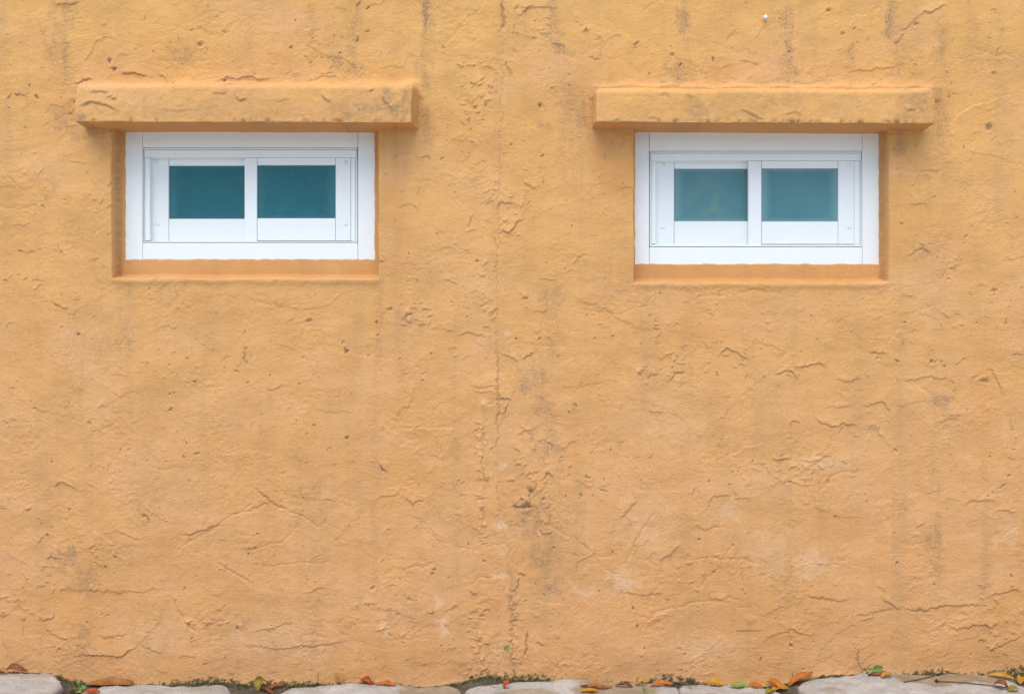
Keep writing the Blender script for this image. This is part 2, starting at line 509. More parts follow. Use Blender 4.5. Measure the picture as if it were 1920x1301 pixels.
# --- lap edges read off the wall: (points, height, feather, raised above?, dirt with painted edge shade)
LEDGES = [
    ([(99, 15), (125, 8), (152, 0)], 2.6, 14, 1, .25), ([(74, 38), (79, 55), (86, 71)], 1.6, 14, 1, 0), ([(86, 71), (100, 122), (110, 138)], 1.3, 14, 1, .1),
    ([(142, 158), (155, 151), (176, 149)], 3.4, 12, 1, .35), ([(223, 141), (249, 137), (277, 143)], 4.6, 14, 1, .3), ([(298, 145), (317, 148)], 2.6, 10, 1, .2),
    ([(408, 153), (436, 146), (480, 146), (505, 148)], 4.2, 12, 1, .25), ([(420, 152), (480, 150), (510, 151)], 2.4, 9, 1, .15),
    ([(157, 124), (172, 96), (183, 76), (200, 72), (218, 75)], 1.4, 20, 1, .08), ([(216, 122), (223, 104), (251, 98)], 1.2, 14, 1, .05),
    ([(33, 182), (40, 176), (50, 183)], 1.8, 9, 1, .3), ([(90, 196), (104, 192), (125, 206)], 1.4, 14, 1, .1), ([(78, 236), (93, 234)], 1.4, 9, 1, .15),
    ([(666, 10), (676, 0)], 2.2, 9, 1, .4), ([(690, 14), (710, 8), (726, 0)], 1.7, 12, 1, .1), ([(564, 82), (617, 104), (642, 110), (663, 120), (685, 131)], 2.2, 16, 1, .18),
    ([(571, 152), (602, 147), (630, 146), (636, 153)], 3.0, 12, 1, .2), ([(599, 142), (626, 136)], 2.0, 9, 1, .25), ([(706, 129), (734, 124), (759, 126), (763, 100), (772, 104)], 1.6, 14, 1, .05),
    ([(620, 4), (634, 14), (655, 18)], 1.8, 12, 1, .1), ([(975, 30), (988, 18), (1018, 13), (1049, 18)], 2.4, 12, 1, .12), ([(1006, 57), (1028, 66)], 2.0, 10, 1, .2),
    ([(1031, 81), (1044, 87), (1060, 89)], 2.6, 9, 1, .45), ([(1093, 61), (1098, 54), (1105, 60)], 3.0, 6, 1, .3), ([(1101, 107), (1125, 110)], 2.2, 12, 1, .12),
    ([(1386, 117), (1402, 119), (1424, 118)], 2.2, 12, 1, .2), ([(958, 94), (964, 95), (970, 103)], 2.6, 9, 1, .1),
    ([(1726, 29), (1742, 23), (1778, 10)], 2.8, 12, 1, .2), ([(1684, 62), (1700, 53), (1716, 35), (1729, 26)], 2.4, 12, 1, .25), ([(1676, 84), (1695, 65)], 2.0, 9, 1, .25),
    ([(1587, 55), (1600, 35), (1623, 29), (1639, 48)], 2.0, 16, 0, 0), ([(1587, 134), (1642, 129), (1691, 124)], 2.6, 12, 1, .05), ([(1713, 152), (1715, 106), (1733, 86)], 2.2, 18, 0, 0),
    ([(1481, 158), (1510, 158), (1548, 147)], 2.0, 12, 1, .15), ([(1632, 163), (1642, 156)], 3.0, 6, 1, .4), ([(1784, 226), (1823, 200), (1881, 182)], 2.6, 18, 0, 0),
    ([(1434, 46), (1419, 79)], 1.4, 8, 1, .15), ([(1712, 205), (1738, 190)], 1.4, 9, 1, .15),
    ([(930, 394), (941, 378), (967, 383)], 2.8, 9, 1, .15), ([(930, 436), (958, 436), (971, 415), (985, 408)], 3.2, 10, 1, .2), ([(925, 438), (928, 466)], 2.2, 8, 1, .2),
    ([(981, 341), (992, 345), (1004, 355)], 2.6, 10, 1, .15), ([(875, 424), (888, 406)], 2.0, 9, 1, .15), ([(876, 433), (893, 431)], 2.0, 8, 1, .1),
    ([(1075, 494), (1083, 486), (1091, 484)], 2.4, 8, 1, .2), ([(978, 563), (985, 559), (993, 558)], 3.2, 7, 1, .3), ([(1008, 525), (1024, 523), (1045, 524)], 1.6, 10, 1, .2),
    ([(833, 524), (845, 526), (855, 531)], 2.4, 9, 1, .2), ([(706, 496), (713, 491), (722, 493)], 2.4, 8, 1, .3),
    ([(754, 598), (763, 590), (773, 584)], 3.0, 9, 1, .35), ([(795, 583), (801, 577), (808, 582)], 2.8, 7, 1, .3), ([(773, 595), (783, 601), (794, 609)], 1.8, 9, 1, .1),
    ([(812, 620), (820, 616), (852, 622)], 1.8, 12, 1, .12), ([(856, 630), (878, 622), (915, 632)], 2.2, 12, 1, .15), ([(842, 654), (855, 652)], 2.2, 8, 1, .15), ([(845, 669), (857, 668)], 1.8, 8, 1, .1),
    ([(981, 677), (984, 668), (992, 664), (1001, 664)], 3.6, 7, 1, .35), ([(945, 664), (957, 668), (966, 674), (971, 669)], 2.6, 8, 1, .2), ([(996, 582), (1012, 583), (1031, 582)], 1.5, 10, 1, .15),
    ([(989, 600), (1010, 617), (1033, 633)], 1.8, 9, 0, 0), ([(1071, 550), (1094, 565), (1124, 576), (1138, 579), (1167, 600), (1190, 610), (1212, 614)], 2.0, 16, 1, .12),
    ([(881, 722), (910, 724), (940, 721)], 2.4, 10, 1, .05), ([(887, 731), (915, 736), (935, 737)], 1.8, 8, 1, 0), ([(902, 757), (920, 760), (935, 753)], 2.2, 8, 0, 0),
    ([(934, 747), (951, 744), (960, 748)], 2.6, 8, 1, .5), ([(949, 755), (945, 772), (935, 778)], 2.6, 6, 1, .45), ([(735, 790), (773, 749), (782, 714)], 1.4, 20, 1, .05),
    ([(741, 798), (755, 803), (826, 804), (863, 802)], 2.4, 16, 0, 0), ([(820, 860), (840, 836), (858, 808)], 1.8, 14, 0, 0), ([(887, 793), (899, 796)], 2.4, 8, 1, .2),
    ([(970, 820), (983, 807), (1001, 804)], 2.6, 8, 1, .25), ([(960, 834), (972, 846)], 2.6, 7, 1, .3), ([(998, 836), (1007, 839)], 2.6, 6, 1, .3), ([(1024, 832), (1036, 833)], 2.2, 6, 1, .3),
    ([(1048, 727), (1095, 720), (1138, 711)], 1.4, 14, 1, .1), ([(1188, 708), (1205, 711)], 1.8, 9, 1, .1), ([(1050, 842), (1085, 822)], 1.6, 12, 1, .12), ([(1217, 768), (1246, 772)], 1.8, 10, 1, .1),
    ([(709, 870), (714, 880), (724, 886)], 2.8, 6, 1, .7), ([(700, 938), (726, 930), (747, 923)], 2.4, 14, 1, .22), ([(755, 935), (770, 942), (796, 933)], 1.8, 12, 1, .2),
    ([(852, 911), (858, 900), (866, 890)], 1.5, 10, 1, .05), ([(858, 930), (866, 926), (876, 927)], 2.4, 8, 1, .1), ([(860, 935), (874, 931), (876, 957)], 1.8, 9, 1, .05),
    ([(964, 871), (980, 876)], 2.2, 8, 1, .2), ([(1010, 900), (1018, 898), (1026, 887), (1040, 896)], 3.2, 8, 1, .4), ([(958, 948), (968, 945), (980, 950), (1004, 946)], 3.0, 9, 1, .6),
    ([(1010, 990), (1018, 1000), (1037, 993)], 3.2, 8, 1, .5), ([(1156, 974), (1170, 963), (1194, 938)], 2.4, 12, 1, .2), ([(1080, 901), (1095, 906), (1106, 917)], 1.6, 14, 1, .1),
    ([(1077, 1074), (1083, 1056), (1109, 1044), (1118, 1021)], 2.2, 16, 1, .15), ([(880, 1105), (888, 1112), (901, 1112)], 3.0, 8, 1, .25), ([(910, 1120), (925, 1124)], 2.6, 7, 1, .2),
    ([(974, 1074), (986, 1077)], 2.8, 7, 1, .5), ([(976, 1082), (972, 1100), (960, 1109)], 2.4, 6, 1, .5), ([(799, 1150), (810, 1150), (817, 1144)], 2.6, 8, 1, .35), ([(834, 1150), (858, 1129)], 1.8, 10, 1, .2),
    ([(767, 1196), (790, 1180), (817, 1164)], 1.6, 14, 1, .05), ([(1156, 1112), (1200, 1113), (1249, 1116)], 1.8, 14, 1, .1), ([(1194, 1158), (1197, 1190)], 1.5, 10, 1, .1),
    ([(1208, 1167), (1226, 1155), (1249, 1150)], 2.4, 12, 0, 0), ([(1237, 1071), (1240, 1050), (1249, 1041)], 1.8, 12, 1, .1), ([(905, 1202), (920, 1206)], 2.8, 5, 1, .5), ([(1004, 1200), (1020, 1208)], 2.4, 5, 1, .4),
    ([(1251, 715), (1265, 699), (1286, 697)], 2.8, 10, 1, .25), ([(1346, 669), (1362, 651), (1389, 669), (1408, 676)], 2.4, 14, 1, .18), ([(1449, 701), (1484, 694), (1495, 708)], 2.8, 12, 1, .15),
    ([(1488, 686), (1513, 687), (1534, 681), (1548, 692)], 2.6, 10, 1, .18), ([(1628, 657), (1645, 659), (1661, 665)], 2.8, 12, 1, .2), ([(1566, 709), (1584, 715), (1615, 711)], 2.0, 10, 1, .12),
    ([(1546, 766), (1598, 757)], 1.5, 12, 1, .05), ([(1615, 758), (1656, 755), (1670, 768), (1658, 782)], 2.8, 12, 1, .22), ([(1523, 781), (1541, 794), (1559, 799), (1580, 793), (1606, 800)], 2.6, 14, 1, .15),
    ([(1477, 796), (1484, 789), (1502, 793)], 2.0, 8, 1, .15), ([(1630, 802), (1647, 803), (1658, 821), (1640, 821)], 2.2, 7, 1, .25), ([(1364, 855), (1396, 839), (1431, 828)], 2.2, 12, 0, .1),
    ([(1449, 862), (1470, 858), (1484, 861)], 2.8, 8, 1, .3), ([(1502, 864), (1541, 860), (1559, 851)], 2.2, 9, 1, .12), ([(1488, 881), (1520, 882), (1545, 881)], 2.0, 7, 1, .15), ([(1406, 867), (1440, 867)], 1.6, 9, 1, .1),
    ([(1460, 900), (1500, 909), (1530, 909)], 1.8, 7, 1, .15), ([(1762, 583), (1773, 590), (1785, 603)], 2.6, 10, 1, .2), ([(1795, 606), (1808, 610)], 2.0, 7, 1, .2), ([(1785, 684), (1814, 674)], 2.0, 9, 1, .3),
    ([(1693, 713), (1736, 706), (1775, 711), (1775, 722)], 2.0, 10, 1, .2), ([(1849, 698), (1858, 694), (1874, 715), (1883, 744)], 2.6, 14, 1, .2), ([(1820, 711), (1832, 701)], 2.4, 7, 1, .25),
    ([(1894, 664), (1906, 661), (1920, 664)], 2.2, 12, 1, .1), ([(1679, 761), (1700, 756), (1746, 752)], 1.5, 12, 1, .08), ([(1757, 796), (1807, 773)], 1.5, 10, 1, .1), ([(1885, 853), (1906, 862)], 2.0, 10, 1, .1),
    ([(1329, 945), (1339, 933), (1366, 925)], 2.6, 14, 1, .18), ([(1375, 936), (1396, 931), (1406, 937)], 2.6, 10, 1, .18), ([(1297, 991), (1307, 984), (1323, 991), (1357, 984)], 2.2, 10, 1, .15),
    ([(1240, 1051), (1262, 1036), (1279, 1021)], 2.2, 14, 1, .18), ([(1523, 926), (1528, 940), (1530, 956)], 1.4, 10, 1, .1), ([(1807, 943), (1824, 936), (1856, 938), (1863, 944)], 2.8, 12, 1, .2),
    ([(1867, 954), (1892, 959), (1909, 958)], 2.2, 10, 1, .15), ([(1718, 988), (1739, 979)], 2.2, 8, 1, .1), ([(1718, 1037), (1739, 1043)], 1.6, 8, 1, .15),
    ([(1509, 1115), (1523, 1115), (1545, 1122), (1576, 1124), (1595, 1121)], 3.0, 14, 1, .2), ([(1598, 1154), (1658, 1143), (1686, 1140)], 2.2, 14, 1, .15), ([(1654, 1124), (1672, 1132), (1688, 1141)], 2.4, 10, 1, .25),
    ([(1693, 1140), (1736, 1144), (1750, 1139), (1775, 1133), (1814, 1135), (1846, 1132)], 3.0, 14, 1, .28), ([(1849, 1118), (1870, 1112), (1899, 1104), (1920, 1108)], 2.2, 14, 1, .15),
    ([(1775, 1172), (1796, 1180), (1832, 1168), (1860, 1175), (1874, 1173)], 3.0, 16, 1, .2), ([(1860, 1216), (1878, 1212), (1899, 1200), (1920, 1191)], 2.8, 12, 1, .22),
    ([(1424, 1211), (1445, 1191), (1484, 1182), (1523, 1189), (1534, 1175)], 2.2, 16, 1, .1), ([(1325, 1119), (1343, 1119), (1367, 1129)], 1.8, 10, 1, .12), ([(1431, 1154), (1453, 1140), (1484, 1133)], 1.8, 14, 1, .05),
    ([(1598, 1143), (1594, 1172)], 1.5, 10, 1, .1), ([(1644, 1096), (1661, 1108)], 2.0, 8, 1, .15), ([(1878, 1016), (1909, 988)], 2.4, 14, 0, 0),
    ([(101, 912), (111, 902), (128, 907), (146, 916)], 3.2, 12, 1, .35), ([(0, 951), (11, 957)], 2.4, 8, 1, .4), ([(48, 958), (55, 952)], 2.4, 6, 1, .4), ([(259, 944), (299, 971), (332, 979)], 1.6, 14, 1, .03),
    ([(339, 1004), (361, 1000), (385, 992), (412, 982)], 2.6, 14, 1, .12), ([(215, 997), (259, 1008)], 1.9, 9, 1, .1), ([(153, 982), (185, 1002), (215, 1022)], 1.8, 9, 0, 0),
    ([(84, 1049), (97, 1042), (109, 1048)], 2.4, 9, 1, .3), ([(117, 1097), (157, 1108), (204, 1112), (255, 1110), (314, 1103)], 1.9, 16, 1, .15), ([(368, 1183), (416, 1157)], 1.2, 12, 1, .05),
    ([(22, 1132), (33, 1121), (44, 1132)], 2.4, 8, 1, .25), ([(33, 1132), (46, 1146)], 1.8, 8, 1, .15), ([(69, 1163), (97, 1159), (97, 1148)], 3.4, 9, 1, .35), ([(86, 1177), (98, 1190), (133, 1201)], 2.4, 12, 1, .2),
    ([(146, 1225), (204, 1230), (233, 1226), (259, 1208)], 2.8, 16, 1, .2), ([(259, 1208), (281, 1186), (299, 1164), (310, 1135)], 1.8, 16, 1, .08), ([(263, 1208), (285, 1216), (303, 1226)], 2.2, 14, 1, .12),
    ([(332, 1237), (345, 1231), (370, 1230)], 2.2, 12, 1, .12), ([(445, 1201), (474, 1210), (529, 1214), (583, 1212), (630, 1203), (675, 1190)], 2.6, 18, 1, .15), ([(463, 1186), (510, 1177), (554, 1166)], 2.2, 10, 1, .1),
    ([(569, 1108), (592, 1106), (613, 1100)], 2.0, 8, 1, .12), ([(602, 938), (613, 936), (625, 938)], 2.4, 9, 1, .15), ([(7, 1186), (10, 1205), (18, 1223)], 1.6, 10, 1, .08), ([(182, 1190), (226, 1194), (241, 1183)], 1.6, 12, 1, .08),
    ([(204, 645), (223, 647), (231, 629), (262, 641)], 1.7, 10, 1, .12), ([(0, 815), (12, 824), (27, 838)], 2.0, 12, 0, 0), ([(496, 727), (515, 727), (536, 724)], 1.8, 9, 1, .1),
    ([(205, 699), (225, 704), (245, 708)], 1.8, 8, 1, .08), ([(205, 735), (238, 741)], 1.6, 8, 1, .05), ([(206, 770), (245, 774)], 1.4, 8, 1, .05), ([(590, 770), (620, 772), (660, 769)], 1.5, 12, 1, .05),
    ([(410, 852), (450, 846), (510, 851)], 1.4, 12, 0, 0), ([(1424, 640), (1450, 648), (1475, 660)], 1.5, 10, 1, .08), ([(820, 470), (840, 462), (856, 468)], 1.6, 10, 1, .1), ([(745, 390), (760, 384), (790, 392)], 1.8, 9, 1, .2),
    ([(1700, 480), (1720, 468), (1745, 470)], 2.2, 9, 1, .3), ([(1720, 455), (1735, 470), (1750, 474)], 2.0, 8, 1, .25), ([(1780, 505), (1795, 498)], 2.4, 6, 1, .3), ([(1700, 380), (1735, 385)], 1.6, 9, 1, .12),
    ([(1690, 560), (1712, 552)], 1.5, 8, 1, .1), ([(60, 545), (85, 533)], 1.6, 9, 1, .08), ([(165, 490), (185, 485)], 1.6, 8, 1, .12), ([(20, 425), (60, 418)], 1.3, 10, 1, .05), ([(130, 300), (165, 308)], 1.3, 10, 1, .05),
    ([(780, 296), (800, 291), (815, 297)], 2.0, 8, 1, .3), ([(735, 300), (755, 290), (772, 288)], 1.8, 9, 1, .15), ([(860, 300), (885, 293)], 1.5, 9, 1, .1),
]
R0 = random.Random(5)
for pts, h, L, up, dirt in LEDGES:
    ledge(pts, h * R0.uniform(0.35, 0.85), L * R0.uniform(0.7, 1.6), bool(up), min(.9, dirt * 1.45), R0.uniform(1.4, 2.3))

GROOVES = [
    ([(943, 0), (944, 24), (942, 40), (941, 58)], 4.0, 2.6, .35), ([(941, 60), (940, 230), (937, 330), (934, 470), (932, 560), (931, 640)], 1.0, 1.3, .17),
    ([(931, 640), (934, 700), (935, 745), (933, 800), (932, 850)], 1.8, 1.9, .26), ([(906, 760), (906, 860), (907, 960), (905, 1010)], 1.4, 1.9, .22), ([(930, 880), (940, 980), (958, 1060)], 0.9, 1.8, .10), ([(988, 1187), (987, 1204), (985, 1232)], 4.2, 2.4, .25), ([(959, 1080), (957, 1130), (961, 1190), (960, 1262)], 2.0, 1.9, .28),
    ([(266, 966), (274, 971), (284, 980)], 3.0, 2.6, .5), ([(478, 915), (510, 942), (540, 957)], 2.6, 2.2, .12), ([(540, 957), (572, 972), (605, 990)], 1.4, 2.0, 0),
    ([(430, 968), (470, 958), (510, 944)], 1.2, 2.0, 0), ([(317, 1117), (343, 1157), (368, 1186)], 1.8, 1.8, .12), ([(405, 1055), (440, 1074), (474, 1095)], 1.6, 1.8, .1),
    ([(98, 568), (112, 573), (125, 582)], 2.6, 2.0, .4), ([(573, 602), (588, 599)], 2.6, 2.0, .6), ([(459, 650), (458, 668), (462, 685)], 2.0, 1.8, .3),
    ([(1124, 918), (1142, 926)], 2.0, 1.8, .5), ([(950, 118), (957, 148)], 2.6, 2.4, .1), ([(708, 560), (707, 660), (703, 760), (704, 840)], 0.5, 3.0, .05),
    ([(1030, 520), (1028, 600), (1030, 660)], 0.5, 2.4, .04), ([(1165, 500), (1160, 560)], 0.7, 2, .02), ([(460, 560), (520, 575), (570, 570)], 0.8, 2.2, 0),
    ([(1300, 560), (1400, 545), (1470, 552)], 0.7, 2.4, 0), ([(1380, 1010), (1350, 1060), (1300, 1110)], 0.9, 2.4, 0), ([(1230, 960), (1200, 1000), (1170, 1060)], 0.9, 2.2, 0),
    ([(620, 350 + 300), (640, 700)], 0.7, 2, 0),
]
for pts, dp, w, dirt in GROOVES:
    groove(pts, dp, w, dirt)

PITS = [(205.5, 115, 4, .85, 1.3, 1.2), (212, 131, 3.6, .95, 1.2, .6), (375, 83, 4.5, .5, 1, 0), (424, 61, 3, .35, 2.2, 0), (67, 183, 3.6, .8, 1.3, .7), (33, 180, 3, .5, 1.5, 0),
        (17, 201, 2.4, .7, 1.5, 0), (628, 66, 2.6, .8, 1, 0), (668, 76, 3.2, .7, 2.0, -.8), (545, 91, 3, .75, 1.3, 1.2), (551, 37, 2.4, .7, 1, 0), (833, 89, 2.4, .85, 1, 0), (688, 58, 2.6, .6, 1.4, -.4),
        (1014, 199, 4.6, .75, 1.1, 0), (1195, 82, 3, .55, 1.4, 0), (1194, 90, 2.4, .5, 1, 0), (1261, 103, 3.6, .45, 1, 0), (1275, 123, 3, .85, 1.2, 0), (1256, 85, 2.4, .6, 1, 0), (1338, 109, 2.2, .85, 1.7, 1.5),
        (1031, 127, 2.0, .6, 1, 0), (1036, 167, 3.0, .3, 1, 0), (1477, 96, 3, .7, 1, 0), (1552, 18, 4.5, .35, 1.2, 0), (1582, 63, 3.2, .55, 1.5, 0), (1853, 237, 4.8, .6, 1.3, -.5), (1718, 45, 3.6, .4, 1.2, 0),
        (891, 203, 3, .5, 1.2, 0), (911, 201, 2.4, .5, 1, 0), (146, 628, 3.2, .85, 1.3, -.8), (648, 657, 3, .8, 1.6, 1.3), (652, 822, 3, .7, 1.6, -.6), (363, 714, 2.6, .7, 1.6, -.3), (321, 767, 2.6, .7, 1.6, .6),
        (995, 920, 5.0, .95, 1.5, 1.3), (994, 930, 3.0, .8, 1, 0), (988, 948, 6.0, .75, 1.5, 0), (1018, 936, 2.6, .6, 1.4, 0), (197, 1064, 3.0, .9, 1, 0), (188, 1098, 2.2, .85, 1, 0), (464, 1037, 2.2, .8, 1, 0),
        (482, 1028, 2.0, .75, 1.6, 1.4), (468, 1028, 2.0, .6, 1, 0), (444, 1176, 2.6, .7, 1.2, 0), (616, 845, 2.0, .8, 1.2, 0), (97, 864, 2.2, .8, 1.6, 1.4), (87, 1004, 2.4, .7, 1.4, -.5), (368, 850, 2.4, .6, 1.6, .3),
        (1748, 679, 3.8, .6, 1.4, 0), (1768, 687, 3.0, .6, 1.2, 0), (1765, 678, 2.2, .6, 1, 0), (1846, 713, 4, .5, 1.7, .2), (1481, 1208, 3.0, .5, 1.6, 1.2), (1485, 1198, 2.4, .4, 1, 0),
        (777, 570, 2.0, .8, 1, 0), (1011, 632, 2.4, .6, 1, 0), (782, 525, 2.0, .8, 1, 0), (733, 581, 3.6, .45, 1.8, 0), (709, 630, 2.6, .7, 1, 0), (707, 604, 3.2, .6, 1, 0), (1500, 660, 2.0, .5, 1.4, -.6), (1530, 636, 2, .5, 1, 0),
        (1438, 606, 2.4, .5, 1.3, 1), (1866, 545, 4, .4, 1.3, 0), (1690, 420, 2.4, .5, 1, 0), (40, 470, 2.2, .7, 1, 0), (116, 470, 2.4, .75, 1.3, .2), (880, 520, 2, .5, 1, 0), (790, 1185, 2.0, .8, 1, 0), (880, 1018, 2.0, .8, 1.3, .5),
        (701, 1105, 4, .5, 1, .6), (1890, 893, 3, .6, 1.4, 0), (1880, 912, 3, .55, 2, -.6), (1853, 928, 2.6, .6, 1, 0), (1373, 886, 2, .7, 1, 0), (1384, 883, 2, .6, 1, 0), (1480, 905, 2.4, .5, 1.6, 0)]
for x, y, r, dirt, el, a in PITS:
    pit(x, y, r * 0.95, r * 0.75, min(.95, dirt * 1.1), el, a)
blob(Hh, 1410, 1161, 15, 10, 1.6, 30, 68, 0.1)

# --- smaller marks of the same kind, unevenly spread
R = random.Random(21)


def density(x, y):
    a = np.array([x]); b = np.array([y])
    return float(perlin(a / 150, b / 130, 71)[0] + 0.5 * perlin(a / 50, b / 50, 72)[0])


for _ in range(170):          # long, faint trowel sweeps
    x, y = R.uniform(-20, 1940), R.uniform(-20, 1270)
    a = float(1.6 * perlin(np.array([x / 330]), np.array([y / 330]), 20)[0]) + 0.3 + R.gauss(0, 0.45)
    ln = R.uniform(50, 210); bend = R.uniform(-0.22, 0.22) * ln
    ca, sa = math.cos(a), math.sin(a)
    pts = [(x + t * ln * ca - bend * (1 - 4 * t * t) * sa, y + t * ln * sa + bend * (1 - 4 * t * t) * ca) for t in (-.5, -.3, -.1, .1, .3, .5)]
    if R.random() < 0.7: ledge(pts, R.uniform(0.2, 0.7), R.uniform(6, 24), R.random() < 0.6, 0, R.uniform(1.6, 3.5))
    else: groove(pts, R.uniform(0.3, 0.9), R.uniform(1.4, 3.0), 0)
count = 0
while count < 1500:
    x, y = R.uniform(-10, 1930), R.uniform(-10, 1265)
    if R.random() > 0.16 + max(0, density(x, y)) * 1.5: continue
    count += 1
    ln = R.choice((4, 5, 6, 8, 10, 14, 22))
    a = R.gauss(0, 0.7)
    n = 3
    pts = [(x + (k / (n - 1) - .5) * ln * math.cos(a) + R.uniform(-1.5, 1.5), y + (k / (n - 1) - .5) * ln * math.sin(a) + R.uniform(-2, 2) - (2 if k == 1 else 0)) for k in range(n)]
    ledge(pts, R.uniform(0.2, 0.95), R.uniform(4, 13), R.random() < 0.8, R.choice((0, 0, .12, .25, .4)), R.uniform(1.1, 1.8))
count = 0
while count < 900:
    x, y = R.uniform(0, 1920), R.uniform(0, 1262)
    if R.random() > 0.2 + max(0, density(x + 500, y)) * 1.4: continue
    count += 1
    r = R.choice((0.9, 1.0, 1.1, 1.2, 1.3, 1.5, 1.9))
    pit(x, y, r, r * 1.2, R.choice((.2, .3, .45, .6, .8)), R.uniform(1, 1.8), R.uniform(-1.5, 1.5))
# rough clusters (comb-like crumbs beside the joint and elsewhere)
for (x0, x1, y0, y1, n_) in ((862, 930, 118, 230, 46), (902, 990, 340, 450, 34), (893, 912, 790, 1020, 46), (955, 1035, 800, 1010, 42), (876, 912, 1140, 1262, 46), (955, 976, 1070, 1250, 34),
                             (1452, 1560, 850, 905, 26), (905, 930, 480, 640, 22), (1190, 1290, 600, 720, 30), (1830, 1920, 1100, 1230, 28), (1270, 1420, 1040, 1110, 26), (70, 210, 1010, 1110, 30), (745, 810, 565, 615, 14),
                             (1240, 1420, 640, 700, 22), (690, 800, 1130, 1190, 24), (960, 1030, 10, 70, 22), (340, 460, 1130, 1180, 20), (0, 60, 1070, 1160, 16), (150, 260, 330, 470, 20)):
    for _ in range(n_):
        x, y = R.uniform(x0, x1), R.uniform(y0, y1)
        ln = R.uniform(4, 12); a = R.gauss(-0.25, 0.6)
        ledge([(x - ln * math.cos(a) / 2, y - ln * math.sin(a) / 2), (x, y - R.uniform(0, 2.5)), (x + ln * math.cos(a) / 2, y + ln * math.sin(a) / 2)],
              R.uniform(0.8, 2.0), R.uniform(3.5, 7), R.random() < 0.85, R.choice((0, .1, .2, .35)), 1.6)
# the joint: a slightly proud, flatter strip between x = 905 and x = 935
strip = sstep(900, 908, WX) * (1 - sstep(931, 936, WX)) * sstep(640, 720, PYg)
Hh += 1.1 * strip
Hh += 0.9 * sstep(938, 944, WX) * np.exp(-np.maximum(0, WX - 944) / 26) * (1 - sstep(60, 160, PYg))
# band of extra plaster over the head of each opening
for x0, x1, yb in ((150, 778, 160), (1120, 1752, 164)):
    inx = sstep(x0 - 25, x0 + 10, PXg) * (1 - sstep(x1 - 10, x1 + 25, PXg))
    e = yb - (PYg + 5 * perlin(PXg / 40, PYg / 200, 77))
    Hh += inx * np.where(e > -30, 7.0 * np.exp(-np.maximum(0, e) / 7.0), 0) * (1 - sstep(20, 30, -e))

# --- stains
STAINS = [(998, 714, 34, 26, .34), (1015, 772, 18, 18, .30), (1035, 800, 14, 26, .22), (120, 1044, 30, 16, .38), (160, 1092, 34, 22, .26), (157, 1197, 16, 22, .35), (1764, 755, 22, 14, .38), (1752, 1012, 18, 30, .34),
          (1758, 1055, 14, 40, .20), (1005, 972, 34, 34, .32), (1020, 1042, 34, 36, .28), (1022, 838, 34, 24, .34), (985, 946, 16, 10, .6), (1476, 30, 11, 30, .40), (1476, 70, 12, 40, .34), (1478, 140, 20, 26, .36),
          (1671, 40, 16, 34, .42), (1768, 85, 14, 34, .28), (1690, 110, 18, 40, .22), (800, 20, 12, 40, .45), (796, 130, 18, 46, .32), (800, 230, 20, 40, .25), (627, 110, 16, 12, .45), (585, 60, 12, 60, .22), (662, 65, 16, 60, .25),
          (664, 130, 20, 14, .42), (1036, 20, 14, 40, .35), (1035, 60, 20, 26, .28), (1050, 90, 18, 10, .42), (1280, 40, 14, 30, .40), (1275, 140, 40, 22, .30), (1060, 215, 14, 60, .22), (1020, 240, 16, 10, .35), (1090, 215, 26, 40, .22),
          (125, 20, 22, 26, .32), (110, 65, 18, 30, .28), (122, 102, 10, 24, .32), (352, 105, 30, 14, .24), (123, 225, 24, 22, .34), (165, 248, 34, 14, .30), (800, 520, 24, 60, .12), (770, 600, 30, 24, .16), (1035, 555, 26, 16, .30),
          (712, 610, 10, 70, .20), (705, 850, 12, 60, .14), (704, 1020, 10, 60, .18), (1040, 1105, 22, 12, .30), (775, 1150, 40, 20, .18), (1750, 880, 12, 40, .20), (1690, 280, 14, 30, .3), (1770, 240, 16, 40, .30), (1760, 200, 20, 40, .26),
          (240, 620, 26, 50, .14), (190, 640, 20, 60, .16), (130, 690, 26, 80, .14), (300, 900, 50, 70, .08), (1140, 200, 22, 40, .18), (1735, 470, 34, 20, .2), (960, 1130, 10, 60, .25), (940, 900, 8, 60, .12), (1545, 880, 70, 20, .08),
          (1040, 640, 20, 60, .14), (1220, 700, 40, 60, .1), (960, 880, 30, 30, .12), (400, 1180, 60, 22, .10), (160, 200, 8, 30, .3)]
spk = 0.62 + 0.80 * np.clip(fbm(PXg, PYg, 1 / 4.0, 3, 0.75, 90), -0.7, 1) + 0.45 * fbm(PXg, PYg * 0.22, 1 / 13, 3, 0.6, 91)
_keep = grime_shade.copy(); grime_shade[:] = 0
for i, (x, y, rx, ry, v) in enumerate(STAINS):
    blob(grime_shade, x, y, rx * 1.2, ry * 1.6, v * 1.4, 18, 61 + i % 5, 0.0)
grime_shade *= np.clip(spk, 0.15, 1.35)
grime_shade[:] = np.clip(np.maximum(grime_shade, _keep), 0, 0.95)
for (x, y, rx, ry, v) in ((939, 983, 11, 22, .8), (821, 1129, 11, 20, .7), (829, 1176, 15, 24, .75), (720, 1173, 12, 24, .5), (942, 1033, 16, 12, .55), (939, 1079, 14, 8, .65), (919, 702, 18, 14, .4), (910, 750, 14, 9, .55),
                          (950, 623, 9, 16, .5), (942, 872, 12, 9, .6), (1167, 1088, 40, 34, .6), (1330, 1210, 60, 22, .4), (1520, 1060, 46, 36, .45), (1540, 870, 60, 22, .35), (1370, 960, 24, 26, .4), (1100, 1110, 40, 12, .4),
                          (1890, 1000, 34, 40, .35), (905, 640, 30, 40, .22), (300, 1190, 90, 50, .25), (1260, 800, 90, 60, .22), (940, 1210, 30, 40, .25), (520, 1190, 120, 60, .2), (1440, 1040, 60, 70, .3), (1210, 1000, 60, 60, .3)):
    blob(pale, x, y, rx, ry, v * 0.72, 16, 66, 0.05)
blob(deep, 1150, 320, 70, 70, .55, 60, 67, 0.1)
